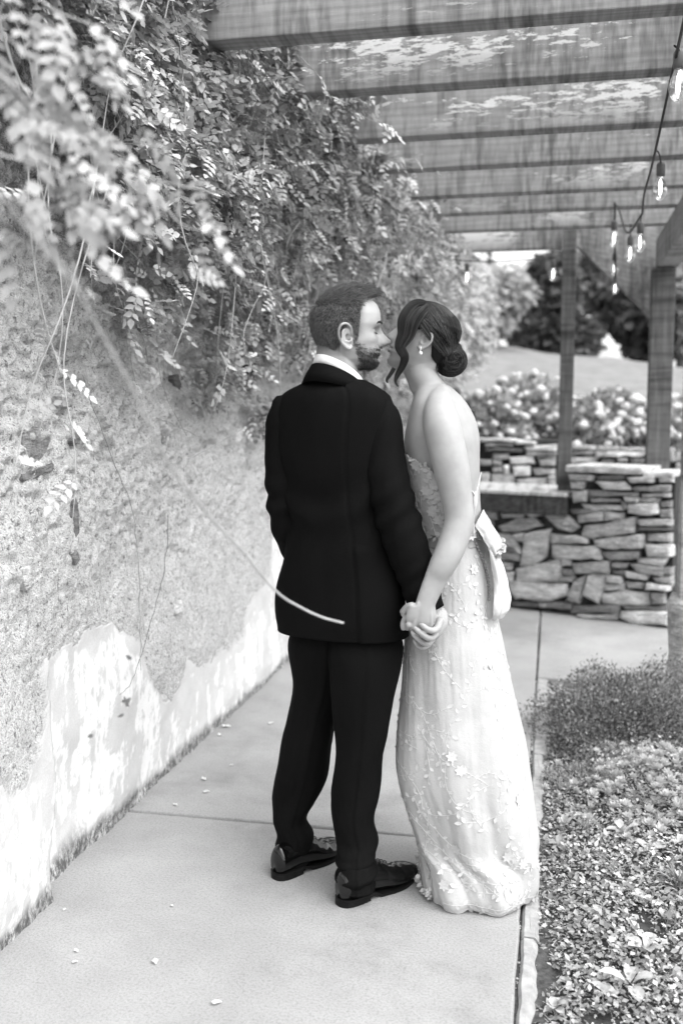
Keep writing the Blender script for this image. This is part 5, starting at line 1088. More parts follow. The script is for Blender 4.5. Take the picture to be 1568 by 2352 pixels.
# ---- shirt collar, bow tie
def band(path_lo, path_hi, th, name, mat, par):
    lo = catmull(path_lo, 6); hi = catmull(path_hi, 6); c = (lo+hi).mean(0)/2*2; c = (lo.mean(0)+hi.mean(0))/2
    def out(p, t): d = p-c; d[:, 2] = 0; return p+nrm(d)*t
    rows = [out(lo, 0), out(lo*.5+hi*.5, th*.6), out(hi, 0), out(hi, -th), out(lo, -th)]; rows = [out(lo, th), out(lo*.5+hi*.5, th*1.3), out(hi, th*.6), out(hi, -th*.6), out(lo, -th*.3)]
    m = len(lo); V = [p for r in rows for p in r]; F = [(i*m+j, i*m+j+1, ((i+1) % 5)*m+j+1, ((i+1) % 5)*m+j) for i in range(5) for j in range(m-1)]; mb = MB(); mb.add(V, F); return mb.build(name, mat, par)
def nring(cu, cv, D, ru, rd, tilt, drop, n=16, a0=0, a1=2*math.pi):
    """ring round the neck; tilt = drop in pixels from left to right"""
    out = []
    for a in np.linspace(a0, a1, n):
        u = cu+ru*math.cos(a); d = D+rd*math.sin(a); v = cv+tilt*math.cos(a)+drop*math.sin(a); out.append(Q(u, v, d))
    return np.array(out)
band(nring(775, 872, 2.905, 56, .072, 27, 21), nring(778, 848, 2.905, 54, .070, 28, 21), .003, 'shirt_collar', MT['shirt'], groom)
bt_ = MB(); ellipsoid(bt_, Q(838, 884, 2.915), np.stack([Rv, Fh, Zv]), (.013, .05, .016)); bt_.build('bow_tie', MT['satin'], groom)
# ---- jacket
JY = .43
JR = [pxring(722, 806, 864, 2.90, .85, JY, 2.0), pxring(706, 832, 873, 2.90, .8, JY, 2.0), pxring(684, 856, 884, 2.90, .68, JY, 2.1), pxring(652, 882, 903, 2.90, .60, JY, 2.2), pxring(634, 893, 933, 2.90, .58, JY, 2.3), pxring(628, 892, 985, 2.90, .60, JY, 2.4), pxring(634, 888, 1060, 2.90, .62, JY, 2.4), pxring(648, 886, 1140, 2.90, .62, JY, 2.4), pxring(656, 896, 1210, 2.90, .62, JY, 2.4), pxring(650, 912, 1280, 2.905, .62, JY, 2.4), pxring(640, 925, 1345, 2.91, .62, JY, 2.4), pxring(634, 932, 1410, 2.915, .62, JY, 2.4), pxring(637, 934, 1452, 2.92, .62, JY, 2.4)]
n_ = 160; JG = ringloft(JR, n_, 9)
def cloth(Gd, amp, s, fx=1.0, fz=1.0, extra=None):
    Nn = gnormals(Gd); m, n, _ = Gd.shape; t = np.linspace(0, 2*math.pi, n, endpoint=False)[None, :]; i = np.arange(m)[:, None]/m
    cx, cy = np.cos(t), np.sin(t); f = (fbm(cx*fx*3+7+i*0, (i*6*fz+cy*fx*2.2), s, 3)-.5)*2; d = f*amp
    if extra is not None: d = d+extra(t+0*i, i+0*t)
    return Gd+Nn*d[..., None]
def jx(t, i):
    # centre back seam / vent, waist drag folds
    tc = math.pi*1.5+0.52; seam = -0.0045*np.exp(-((t-tc)/.018)**2)*(i > .12)
    vent = np.where((t > tc) & (i > .70), .005, 0)*np.clip((tc+.5-t)/.4, 0, 1)
    drag = .008*np.sin(i*46+3*np.cos(t*2))*np.exp(-((i-.60)/.07)**2)+.007*np.sin((t*3+i*18))*np.exp(-((i-.8)/.12)**2)
    blade = .007*np.exp(-((i-.30)/.10)**2)*(np.exp(-((t-tc-.55)/.3)**2)+np.exp(-((t-tc+.55)/.3)**2))
    return seam+vent+drag+blade
JG = cloth(JG, .0035, 3, extra=jx)
# open hem turned inward
inn = JG[-1:]*1.0; c_ = inn.mean(axis=1, keepdims=True); JG = np.concatenate([JG, c_+(inn-c_)*.965, c_+(inn-c_)*.93+np.array([0, 0, .12])], 0)
jk = gridmesh('jacket', JG).build('jacket', MT['suit'], groom)
band(nring(766, 899, 2.90, 72, .094, 15, 18), nring(774, 866, 2.902, 59, .076, 24, 22), .004, 'jacket_collar', MT['suit'], groom)
def sleeve(pts, name, seed, cuff=True):
    P = [Q(u, v, D) for u, v, D, r in pts]; R_ = [r*2.85/FPX for u, v, D, r in pts]; A = catmull(np.hstack([np.array(P), np.array(R_)[:, None]]), 14); C = A[:, :3]; R_ = A[:, 3]; T = nrm(np.gradient(C, axis=0)); n = 64; g = []
    for k, (c, t_, r) in enumerate(zip(C, T, R_)):
        a = Fh-t_*np.dot(Fh, t_); a = nrm(a); b = np.cross(t_, a); th = np.linspace(0, 2*math.pi, n, endpoint=False); g.append(c+(a*np.cos(th)[:, None]*.98+b*np.sin(th)[:, None])*r)
    g = np.array(g); m = len(g); i = np.linspace(0, 1, m)[:, None]; th = np.linspace(0, 2*math.pi, n, endpoint=False)[None]
    f = 1.5*.0045*np.sin(i*60+2.5*np.sin(th+.5)+3*fbm(i*8, np.cos(th)*2, seed))*np.exp(-((i-.55)/.12)**2)*(0.4+.6*np.cos(th-1)**2)+.003*np.sin(i*80+2*np.sin(th))*np.exp(-((i-.86)/.1)**2)+.003*(fbm(np.cos(th)*3+9, i*9+np.sin(th)*2, seed, 3)-.5)*2
    g = g+gnormals(g)*f[..., None]
    c0 = g[0].mean(0); caps = np.array([c0+(g[0]-c0)*q+np.array([0, 0, 1])*h for q, h in ((.25, .040), (.6, .036), (.85, .022))]); g = np.concatenate([caps, g], 0)
    c1 = g[-1].mean(0); g = np.concatenate([g, (c1+(g[-1]-c1)*.88)[None], (c1+(g[-1]-c1)*.85-nrm(T[-1])*.08)[None]], 0)
    return gridmesh(name, g).build(name, MT['suit'], groom)
sleeve([(862, 936, 2.86, 42), (872, 975, 2.845, 50), (879, 1050, 2.83, 51), (893, 1120, 2.81, 50), (913, 1190, 2.80, 50), (935, 1260, 2.79, 48), (958, 1330, 2.79, 43), (979, 1400, 2.79, 40)], 'sleeve', 5)
sleeve([(655, 940, 2.93, 34), (652, 975, 2.93, 43), (651, 1050, 2.93, 45), (654, 1130, 2.93, 45), (664, 1210, 2.95, 42), (698, 1290, 3.03, 37), (740, 1335, 3.11, 34)], 'sleeve', 8)
# ---- trousers
def leg(rows, seed):
    R_ = [pxring(a, b, v, D, 1.05, 0.0, 2.15) for a, b, v, D in rows]; g = ringloft(R_, 96, 10); m = len(g); i = np.linspace(0, 1, m)[:, None]; t = np.linspace(0, 2*math.pi, 96, endpoint=False)[None]
    crease = .004*np.exp(-((t-math.pi*1.5-.1)/.10)**2)+0*i
    f = crease+.006*np.sin(i*22+t*2.3+seed)*np.exp(-((i-.50)/.14)**2)+.007*np.sin(i*70+1.6*np.sin(t+seed))*np.clip((i-.80)/.08, 0, 1)*np.clip((1.0-i)/.05, 0, 1)+.003*(fbm(np.cos(t)*3+5, i*9+np.sin(t)*2, seed, 3)-.5)*2
    g = g+gnormals(g)*f[..., None]; c = g[-1].mean(0); g = np.concatenate([g, (c+(g[-1]-c)*.94)[None], (c+(g[-1]-c)*.9+np.array([0, 0, .08]))[None]], 0); return g
LR = [(765, 905, 1425, 2.915), (749, 926, 1476, 2.90), (753, 921, 1535, 2.88), (758, 905, 1605, 2.87), (766, 890, 1690, 2.87), (764, 877, 1760, 2.87), (761, 866, 1830, 2.87), (761, 860, 1880, 2.87), (769, 872, 1925, 2.87), (771, 864, 1962, 2.845), (771, 866, 2000, 2.835), (771, 862, 2040, 2.825)]
LL = [(680, 800, 1425, 2.96), (660, 820, 1480, 2.975), (671, 800, 1570, 3.0), (660, 775, 1640, 3.01), (641, 764, 1710, 3.02), (634, 750, 1780, 3.03), (626, 722, 1840, 3.04), (624, 707, 1880, 3.04), (634, 721, 1915, 3.04), (629, 716, 1945, 3.04), (628, 708, 1978, 3.04), (628, 702, 1994, 3.04)]
g1 = leg(LR, 1.0); g2 = leg(LL, 2.2); tr_ = gridmesh('t', g1); t2_ = gridmesh('t', g2); tr_.add(t2_.v, t2_.f); tr_.build('trousers', MT['suit'], groom)
# ---- shoes
def shoe(heel, toe, par):
    h = np.array(heel); t = np.array(toe); h[2] = t[2] = 0; d = t-h; L = np.linalg.norm(d); d /= L; s = np.cross(Zv, d)
    K = 36; xs_ = np.array([0, .008, .03, .09, .14, .18, .22, .26, .285, .298])/.298*L; hw = np.array([.012, .030, .0345, .034, .038, .0455, .0485, .042, .028, .008]); tp = np.array([.070, .098, .105, .104, .098, .078, .066, .056, .046, .036]); sp_ = np.array([.022]*4+[.014, .009, .009, .013, .018, .022])
    rings = []
    A = catmull(np.stack([xs_, hw, tp, sp_], 1), 5)
    for x, w_, tz_, bz in A:
        r = []
        for k in range(K):
            a = 2*math.pi*k/K; c, q = math.cos(a), math.sin(a); y = w_*np.sign(c)*abs(c)**.8*(1-.25*max(q, 0)**1.5); z = bz+(tz_-bz)*(.38+(.62*q if q > 0 else .38*np.sign(q)*abs(q)**.5)); r.append(h+d*x+s*y+Zv*z)
        rings.append(r)
    g = np.array(rings); nn = gnormals(g); i = np.linspace(0, 1, len(g))[:, None]; th = np.linspace(0, 2*math.pi, K, endpoint=False)[None]
    cre = -.0022*np.exp(-((i-.66+.03*np.cos(th))/.010)**2)-.0018*np.exp(-((i-.60)/.008)**2)+.0018*np.exp(-((i-.47-.05*np.sin(th))/.01)**2)+.0015*(fbm(i*30, np.sin(th)*3, 3)-.5)*2*np.exp(-((i-.66)/.12)**2)
    g = g+nn*(cre*np.clip(np.sin(th)+.3, 0, 1))[..., None]; root = gridmesh('shoe', g).build('shoe', MT['patent'], par)
    def outl(ins, zz, x0=0, x1=1.0):
        P = []; xx = x0+(x1-x0)*(1-np.cos(np.linspace(0, math.pi, 34)))/2; yy = np.interp(xx, [0, .004, .015, .04, .08, .13, .2, .3, .4, .5, .6, .7, .8, .87, .93, .97, .99, 1], [.002, .010, .018, .026, .0315, .0345, .036, .036, .037, .044, .0495, .049, .042, .034, .024, .016, .010, .003])+ins
        lo = 0.0
        for q, y_ in zip(xx, yy): P.append(h+d*(q*(L+.008)-.004)+s*y_+Zv*(zz if not callable(zz) else zz(q)))
        for q, y_ in zip(xx[::-1], yy[::-1]): P.append(h+d*(q*(L+.008)-.004)-s*y_+Zv*(zz if not callable(zz) else zz(q)))
        return P
    spring = lambda b: (lambda q: b+.012*max(0, (q-.72)/.28)**1.6+(.014 if q < .36 else .014*max(0, 1-(q-.36)/.06)))
    def slabp(name, lo, hi): k = len(lo); mb = MB(); mb.add(lo+hi, [(j, (j+1) % k, k+(j+1) % k, k+j) for j in range(k)]+[tuple(range(k-1, -1, -1)), tuple(range(k, 2*k))]); return mb.build(name, MT['sole'], root, smooth=False)
    slabp('sole', outl(.002, spring(.001)), outl(.003, spring(.009))); slabp('heel', outl(.0015, .0, 0, .30), outl(.0025, .0145, 0, .30))
    skm = MB(); limb(skm, [h+d*.085+Zv*.07, h+d*.095+Zv*.13], [.026, .026], n=14); skm.build('sock', MT['satin'], par)
    # facing and laces
    for q in range(4):
        x = L*(.44+.045*q); zt_ = np.interp(x, A[:, 0], A[:, 2]); limbm = MB(); limb(limbm, [h+d*x+s*.016+Zv*(zt_-.006), h+d*(x+.004)+Zv*(zt_+.002), h+d*x-s*.016+Zv*(zt_-.006)], [.0016]*3, n=6); limbm.build('lace', MT['satin'], root)
shoe(G(779, 2081), G(953, 2010), groom); shoe(G(632, 2020), G(783, 1952), groom)
sk = MB(); False and limb(sk, [G(812, 2030, .07), G(812, 1990, .25)], [.036, .045], n=16)
# ------------------------------------------------------------------ BRIDE
bride = empty('person', 'woman in strapless white lace gown, dark hair in a low bun, holding the man\'s hand', 'woman', 'wedding couple')
TB_ = Frame(math.radians(10), math.radians(20), True, Q(984, 786, 2.875), (-.026, .078, -.008), .945)
BY = 0.43      # ring yaw: her chest points left and away
bb = MB(); add_head(bb, TB_, True); add_ear(bb, TB_, 1, sc=.92); add_ear(bb, TB_, -1, sc=.9)
limb(bb, [TB_(np.array([-.03, 0, -.01])), TB_(np.array([-.030, 0, -.055])), Q(964, 850, 2.945), Q(983, 890, 2.945), Q(996, 925, 2.945)], [.048, .047, .044, .047, .06], n=28)
limb(bb, [TB_(np.array([.03, 0, -.085])), Q(945, 850, 2.945), Q(958, 893, 2.94)], [.03, .026, .022], n=18)
BRg = [pxring(958, 1030, 884, 2.945, 1.1, BY, 2.0), pxring(950, 1056, 906, 2.95, 1.45, BY, 2.0), pxring(942, 1077, 930, 2.955, 1.6, BY, 2.0), pxring(935, 1094, 965, 2.96, 1.55, BY, 2.1), pxring(929, 1102, 1005, 2.96, 1.42, BY, 2.2), pxring(930, 1102, 1045, 2.96, 1.36, BY, 2.2), pxring(940, 1102, 1100, 2.96, 1.34, BY, 2.2), pxring(953, 1103, 1150, 2.96, 1.34, BY, 2.2), pxring(964, 1107, 1200, 2.96, 1.34, BY, 2.2), pxring(966, 1114, 1250, 2.96, 1.34, BY, 2.2)]
g = ringloft(BRg, 72, 6); tt = np.linspace(0, 2*math.pi, 72, endpoint=False)[None]; ii = np.linspace(0, 1, len(g))[:, None]
# spine groove at the back (side facing right / camera) and shoulder blades
ta = 3*math.pi/2-math.pi*0+1.25
sp = -.011*np.exp(-((np.angle(np.exp(1j*(tt-(2*math.pi-.75))))/.10)**2))*np.clip((ii-.2)/.2, 0, 1)+.013*np.exp(-((np.angle(np.exp(1j*(tt-(2*math.pi-1.0)))))/.16)**2)*np.exp(-((ii-.42)/.12)**2)
g = g+gnormals(g)*sp[..., None]; gm = gridmesh('t', g); bb.add(gm.v, gm.f)
limb(bb, [Q(1012, 905, 2.90), Q(1010, 935, 2.845), Q(1014, 975, 2.805), Q(1026, 1030, 2.785), Q(1039, 1090, 2.775), Q(1049, 1150, 2.77), Q(1054, 1190, 2.765), Q(1047, 1225, 2.755), Q(1032, 1265, 2.74), Q(1012, 1306, 2.73), Q(1002, 1326, 2.728), Q(996, 1338, 2.727)], [.030, .043, .052, .0525, .0495, .043, .0415, .0405, .0395, .036, .028, .018], n=30, sub=8)
limb(bb, [Q(1020, 1290, 2.735), Q(1006, 1318, 2.729), Q(990, 1352, 2.726), Q(979, 1380, 2.723), Q(973, 1403, 2.722), Q(970, 1425, 2.723)], [.036, .0345, .0305, .0275, .0275, .026], n=30, sub=6, side=Fh, flat=.78)
limb(bb, [Q(1030, 915, 3.0), Q(1040, 950, 3.07), Q(1030, 1040, 3.12), Q(1010, 1140, 3.13)], [.03, .045, .045, .04], n=20)
limb(bb, [Q(1010, 1140, 3.13), Q(960, 1200, 3.14), Q(900, 1230, 3.14)], [.04, .034, .026], n=18)
for k in range(4): finger(bb, [Q(900, 1226+k*8, 3.14), Q(878, 1222+k*9, 3.13), Q(862, 1226+k*9, 3.12)], [.011, .008, .006])
finger(bb, [Q(905, 1220, 3.14), Q(893, 1206, 3.13), Q(880, 1200, 3.12)], [.011, .009, .007])
# her left hand, back of the hand to the camera
def palm(mb, rows, D0):
    g = []
    for zx0, zx1, zy, D, th in rows:
        r = []
        for k in range(28):
            a = 2*math.pi*k/28; c, s = math.cos(a), math.sin(a); cx = (zx0+zx1)/2+(zx1-zx0)/2*np.sign(c)*abs(c)**.95; r.append(HZ(cx, zy, D+th*np.sign(s)*abs(s)**.95))
        g.append(r)
    gm = gridmesh('t', np.array(g)); mb.add(gm.v, gm.f)
palm(bb, [(780, 1050, 430, 2.722, .014), (730, 1080, 490, 2.722, .017), (665, 1085, 550, 2.722, .0185), (560, 1085, 610, 2.722, .0185), (520, 1095, 700, 2.722, .018), (505, 1100, 800, 2.722, .0175), (505, 1092, 880, 2.724, .017), (540, 1070, 950, 2.728, .0155), (620, 1010, 995, 2.735, .012)], 0)
for (a, b, c) in (((740, 520), (700, 800), (660, 990)), ((850, 520), (850, 800), (820, 990)), ((980, 540), (1000, 800), (980, 960))):
    limb(bb, [HZ(*a, 2.7085), HZ(*b, 2.7085), HZ(*c, 2.7165)], [.003, .0035, .0085], n=10)
# fingers bend over the knuckles and away, round his palm
for (a, b, c, r) in (((560, 960, 2.72), (535, 1015, 2.745), (520, 960, 2.775), .0088), ((670, 1000, 2.722), (640, 1040, 2.75), (640, 980, 2.775), .009), ((820, 1000, 2.725), (800, 1050, 2.75), (800, 1000, 2.77), .0088), ((970, 960, 2.728), (960, 1010, 2.75), (960, 960, 2.77), .0082)):
    finger(bb, [HZ(*a), HZ(*b), HZ(*c)], [r*1.1, r, r*.85])
finger(bb, [HZ(620, 600, 2.722), HZ(540, 620, 2.735), HZ(470, 690, 2.745), HZ(455, 745, 2.75)], [.013, .0115, .0105, .0085])
finger(bb, [HZ(540, 800, 2.745), HZ(478, 860, 2.75), HZ(452, 950, 2.75), HZ(455, 1020, 2.75)], [.0085, .009, .0088, .0082])
bbody = remeshed(bb, 'body', MT['skinB'], bride, 0.0024, 3, zsm=[(1.20, 1.56, 28), (.925, 1.03, 40)])
face_bits(TB_, bbody, True, True)
# mouth: lips parted on teeth
mo = MB(); limb(mo, [TB_(np.array([.078, .022, -.058])), TB_(np.array([.088, .010, -.0545])), TB_(np.array([.0905, 0, -.0545])), TB_(np.array([.088, -.010, -.0545])), TB_(np.array([.078, -.022, -.058]))], [.0012, .0036, .0038, .0036, .0012], n=10); limb(mo, [TB_(np.array([.078, .022, -.0595])), TB_(np.array([.086, .010, -.069])), TB_(np.array([.089, 0, -.0705])), TB_(np.array([.086, -.010, -.069])), TB_(np.array([.078, -.022, -.0595]))], [.0012, .004, .0048, .004, .0012], n=10); mo.build('lips', MT['lip'], bbody)
te = MB(); ellipsoid(te, TB_(np.array([.080, 0, -.0615])), TB_.R, (.008, .017, .0045)); te.build('teeth', MT['teeth'], bbody)
lg = MB(); limb(lg, [TG(np.array([.079, .022, -.0424])), TG(np.array([.0875, .009, -.0392])), TG(np.array([.089, 0, -.0396])), TG(np.array([.0875, -.009, -.0392])), TG(np.array([.079, -.022, -.0424]))], [.0012, .0028, .003, .0028, .0012], n=10); limb(lg, [TG(np.array([.079, .022, -.0436])), TG(np.array([.0875, .009, -.0476])), TG(np.array([.089, 0, -.0480])), TG(np.array([.0875, -.009, -.0476])), TG(np.array([.079, -.022, -.0436]))], [.0012, .0034, .004, .0034, .0012], n=10); lg.build('lips', MT['lip'], gbody)
# ---- hair: cap, combed strands, bun, face-framing lock
def bhl(x): return np.interp(x, [-.11, -.08, -.06, -.045, -.032, -.012, .004, .015, .03, .05, .07, .09], [-.065, -.066, -.060, -.045, .002, .026, .024, .016, .022, .050, .074, .082])
bmask2 = lambda p: np.clip((p[:, 2]-bhl(p[:, 0]))/.010, -1, 1)
bth = lambda p: .006+.004*np.clip((p[:, 2]+.04)/.12, 0, 1)+.004*np.clip((-p[:, 0]-.02)/.06, 0, 1)
shell(TB_, bride, bmask2, bth, MT['hairB'], True, wob=.0012)
def capsurf(d, off=0.0):
    """point on the hair cap in direction d (local)"""
    d = nrm(d); ax = np.array([.096, .0875, .0965])+off; c = np.array([-.010, 0, .016]); return c+d*(1/np.sqrt(((d/ax)**2).sum(-1)))[..., None]
BUN = np.array([-.112, 0.0, -.040])   # local, where the hair is gathered
n = 2400; e = RS.choice([-1, 1], n, p=[.15, .85]); t = RS.rand(n)
st_ = np.stack([.075-.115*t, e*(.012+.006*RS.rand(n)), .072+.035*np.sin(t*2.2)], 1); lowm = RS.rand(n) < .38
st_[lowm] = np.stack([.050-.075*t[lowm]*0.9, e[lowm]*(.05+.027*np.minimum(1, t[lowm]*1.5)), .060-.020*np.minimum(1, t[lowm]*1.6)], 1)
ctr = np.array([-.008, 0, .014]); d0 = nrm(st_-ctr); d1 = nrm(BUN+np.stack([0*t, e*.018*RS.rand(n), .02*(RS.rand(n)-.5)], 1)-ctr)
K = 12; u_ = np.linspace(0, 1, K); mid = nrm(d0*.55+d1*.45+np.stack([0*t, e*.30, -.10+.27*lowm], 1)); PT = []
for q in u_:
    a = nrm(d0*(1-q)+mid*q); b = nrm(mid*(1-q)+d1*q); PT.append(capsurf(nrm(a*(1-q)+b*q), RS.uniform(-.0005, .0022, (n, 1))*0+.0008)+0)
PT = np.stack(PT, 1); PT = PT+nrm(PT-ctr)*RS.uniform(-.0012, .0018, (n, 1, 1))
strands('hair_strands', TB_(PT.reshape(-1, 3)).reshape(n, K, 3), np.r_[.0004, np.full(K-2, .0008), .0005], MT['hairS'], bride, 3, .004+.034*RS.rand(n)**1.5)
sel = RS.rand(n) < .16; strands('hair_highlights', TB_((PT[sel]+nrm(PT[sel]-ctr)*.0008).reshape(-1, 3)).reshape(sel.sum(), K, 3), np.r_[.0003, np.full(K-2, .0007), .0003], MT['hairBl'], bride, 3)
bc = Q(1034, 829, 2.955); E = np.stack([Rv, Fh, Zv]); bun = MB(); ellipsoid(bun, bc, E, (.046, .050, .0435), 28, 18); bun_o = bun.build('hair_bun', MT['hairB'], bride)
limbm = MB(); limb(limbm, [TB_(BUN*.8), TB_(BUN), Q(1042, 805, 2.95), bc], [.034, .028, .026, .028], n=20); limbm.build('hair_knot', MT['hairB'], bride)
ST = []
for i in range(420):     # coils: circles round the axis facing the camera and outward
    ax = nrm(-Fh+Rv*RS.normal(.15, .25)+Zv*RS.normal(0, .25)); a = nrm(np.cross(ax, Zv)); b = np.cross(ax, a); lay = RS.uniform(-.95, .95); rr = math.sqrt(max(.02, 1-lay*lay)); q0 = RS.uniform(0, 6.28); q = q0+np.linspace(0, RS.uniform(1.2, 3.4), 16)
    r3 = np.array([.0478, .0515, .0452])*(1+RS.uniform(-.02, .04)); dd = a[None]*np.cos(q)[:, None]*rr+b[None]*np.sin(q)[:, None]*rr+ax[None]*(lay+.16*(q-q0)[:, None]/3)
    dd = nrm(dd); loc = dd@E.T; ST.append(bc+(loc*r3)@E)
ST = np.array(ST); strands('bun_strands', ST, np.r_[.0004, np.full(14, .0010), .0004], MT['hairS'], bun_o, 3, .004+.034*RS.rand(len(ST))**1.5); strands('bun_highlights', ST[::6]+np.array([0, 0, .0012])-Fh*.001, np.r_[.0002, np.full(14, .0007), .0002], MT['hairBl'], bun_o, 3)
# lock: wavy ribbon of hair from the parting across the cheek
def lock(path, wid, n, name, D0, r=.0008, mat='hairB'):
    A = catmull(np.array([(u, v, D, w_) for (u, v, D), w_ in zip(path, wid)]), 5); K = len(A); out = []
    C = np.array([Q(u, v, D) for u, v, D, _ in A]); T = nrm(np.gradient(C, axis=0)); sx = nrm(np.cross(T, -Fh)); nn = np.cross(sx, T)
    for i in range(n):
        a = RS.uniform(-1, 1); b = RS.uniform(-1, 1)*math.sqrt(1-a*a); ph = RS.uniform(-.12, .12); w_ = A[:, 3]*2.87/FPX; tw_ = np.linspace(0, 1, K)*1.2+ph
        aa = a*np.cos(tw_*.4)+b*np.sin(tw_*.4)*.3; out.append(C+sx*(aa*w_)[:, None]+nn*(b*w_*.45)[:, None])
    return strands(name, np.array(out), np.r_[.0004, np.full(K-3, r), r*.6, r*.2], MT['hairS'], bride, 3, .004+.04*RS.rand(n)**1.5)
def ear_D(u): return 2.86
LK = [(985, 699, 2.925), (958, 706, 2.90), (936, 734, 2.875), (929, 768, 2.865), (918, 795, 2.86), (929, 819, 2.86), (924, 840, 2.865), (913, 860, 2.87), (908, 876, 2.87), (914, 888, 2.87)]
LW = [6, 20, 22, 17, 12, 10, 8, 6, 3, 1.5]
lock(LK, LW, 330, 'hair_lock', 0); lock(LK, LW, 40, 'hair_lock_highlights', 0, .0006, 'hairBl')
lkm = MB(); A = LK[:8]; limb(lkm, [Q(u, v, D+.006) for u, v, D in A], [w_*2.87/FPX*.82 for w_ in LW[:8]], n=20, side=Fh, flat=.45); lkm.build('hair_lock_core', MT['hairB'], bride)
lock([(990, 699, 2.93), (975, 712, 2.885), (955, 740, 2.868), (942, 775, 2.862), (926, 800, 2.858), (926, 820, 2.858)], [5, 10, 10, 7, 4, 3], 140, 'hair_lock', 0)
lock([(905, 845, 2.87), (896, 860, 2.87), (888, 872, 2.87), (890, 880, 2.87)], [5, 4, 3, 1], 30, 'hair_lock', 0)
lock([(1012, 800, 2.90), (1010, 830, 2.915), (1020, 850, 2.92)], [5, 4, 2], 40, 'hair_wisp', 0, .0006)
# loose flyaway hairs over the crown, nape and bun
fn = 70; fs = PT[RS.randint(0, len(PT), fn)][:, 2:9]; fk = fs.shape[1]; fo = nrm(fs-ctr)*(np.linspace(0, 1, fk)[None, :, None]*RS.uniform(.002, .010, (fn, 1, 1)))
strands('hair_flyaways', TB_((fs+fo+nrm(fs-ctr)*.001).reshape(-1, 3)).reshape(fn, fk, 3), np.r_[np.full(fk-1, .00035), .0001], MT['hairB'], bride, 3)
FW_ = np.array([[Q(*p) for p in ((1002+RS.normal(0, 4), 800+RS.normal(0, 14), 2.91), (1008+RS.normal(0, 5), 835+RS.normal(0, 8), 2.915), (1016+RS.normal(0, 7), 858+RS.normal(0, 9), 2.92))] for _ in range(60)]); strands('nape_hairs', FW_, np.array([.0005, .0004, .0001]), MT['hairB'], bride, 3)
# earring, necklace
er = MB(); ellipsoid(er, Q(965.5, 811, 2.857), E, (.0052, .0052, .0058)); limb(er, [Q(966, 797, 2.862), Q(965, 806, 2.857)], [.0012, .001], n=6); er.build('pearl_earring', MT['pearl'], bride)
nk = MB(); limb(nk, [Q(1033, 890, 2.93), Q(1008, 886, 2.895), Q(985, 893, 2.89), Q(968, 912, 2.895), Q(955, 930, 2.915)], [.0007]*5, n=6); nk.build('necklace', MT['pearl'], bride)
# ---- gown: bodice and skirt
BO = [pxring(926, 1101, 1050, 2.96, 1.37, BY, 2.3), pxring(937, 1103, 1100, 2.96, 1.35, BY, 2.3), pxring(949, 1104, 1150, 2.96, 1.35, BY, 2.3), pxring(961, 1108, 1195, 2.96, 1.35, BY, 2.3), pxring(966, 1113, 1222, 2.96, 1.33, BY, 2.3)]
g = ringloft(BO, 140, 12); m = len(g); t = np.linspace(0, 2*math.pi, 140, endpoint=False)
# neckline rises to the front (left in the photo) and plunges at the open back
front = np.cos(t-math.pi)     # +1 at the picture's left
top_z = np.interp(front, [-1, -.75, -.4, -.1, .4, .8, 1], [zof(1225, 2.96), zof(1210, 2.9), zof(1130, 2.9), zof(1075, 2.85), zof(1050, 2.9), zof(1040, 2.9), zof(1030, 2.95)])
bz = g[0, :, 2]; zb_ = g[-1, :, 2]; gg = np.zeros_like(g); zcol = g[:, :, 2]
for j in range(140):
    tz_ = min(top_z[j]+.006*math.sin(t[j]*23), bz[j]+.035); zz = np.linspace(tz_, zb_[j], m)
    for c in range(3): gg[:, j, c] = np.interp(-zz, -zcol[:, j], g[:, j, c])
    gg[:, j, 2] = zz
nn = gnormals(gg); gg = gg+nn*.0045; bod = gridmesh('bodice', gg, True, (False, False)).build('bodice', MT['bodice'], bride)
sd_ = bod.modifiers.new('s', 'SOLIDIFY'); sd_.thickness = .002
def ringz(uL, uR, z, D, ratio, yaw=BY, ex=2.2, dD=0):
    c = Q(784, 1176, D); cR = (np.dot(c-CAM, Rv)); 
    # depth along view for a point at height z and horizontal distance D
    dep_ = D*math.cos(PIT)+(H-z)*math.sin(PIT); x = ((uL+uR)/2-784)/FPX*dep_; hw = (uR-uL)/2/FPX*dep_; p = CAM+Fh*D+Rv*x
    a = hw/math.sqrt(math.cos(yaw)**2+(ratio*math.sin(yaw))**2); return (p[0], p[1], z, a, a*ratio, yaw, ex)
SK = [ringz(965, 1108, zof(1200, 2.96), 2.965, 1.33), ringz(962, 1112, zof(1225, 2.96), 2.97, 1.34), ringz(952, 1122, zof(1280, 2.96), 2.98, 1.30), ringz(942, 1133, zof(1340, 2.96), 2.985, 1.25), ringz(934, 1140, zof(1410, 2.96), 2.985, 1.18), ringz(928, 1158, zof(1500, 2.96), 2.98, 1.12), ringz(922, 1178, zof(1600, 2.96), 2.97, 1.08), ringz(914, 1200, zof(1690, 2.96), 2.96, 1.04), ringz(914, 1212, zof(1770, 2.96), 2.95, 1.02), ringz(934, 1221, zof(1840, 2.96), 2.935, 1.0), ringz(956, 1229, zof(1910, 2.94), 2.93, 1.02, BY, 2.25), ringz(964, 1232, .105, 2.925, 1.08, BY*.3, 2.3), ringz(964, 1228, .035, 2.92, 1.12, 0.0, 2.4), ringz(970, 1219, .005, 2.92, 1.12, 0.0, 2.5)]
n_ = 260; g = ringloft(SK, n_, 14); m = len(g); i = np.linspace(0, 1, m)[:, None]; t = np.linspace(0, 2*math.pi, n_, endpoint=False)[None]
fold = np.zeros((m, n_))
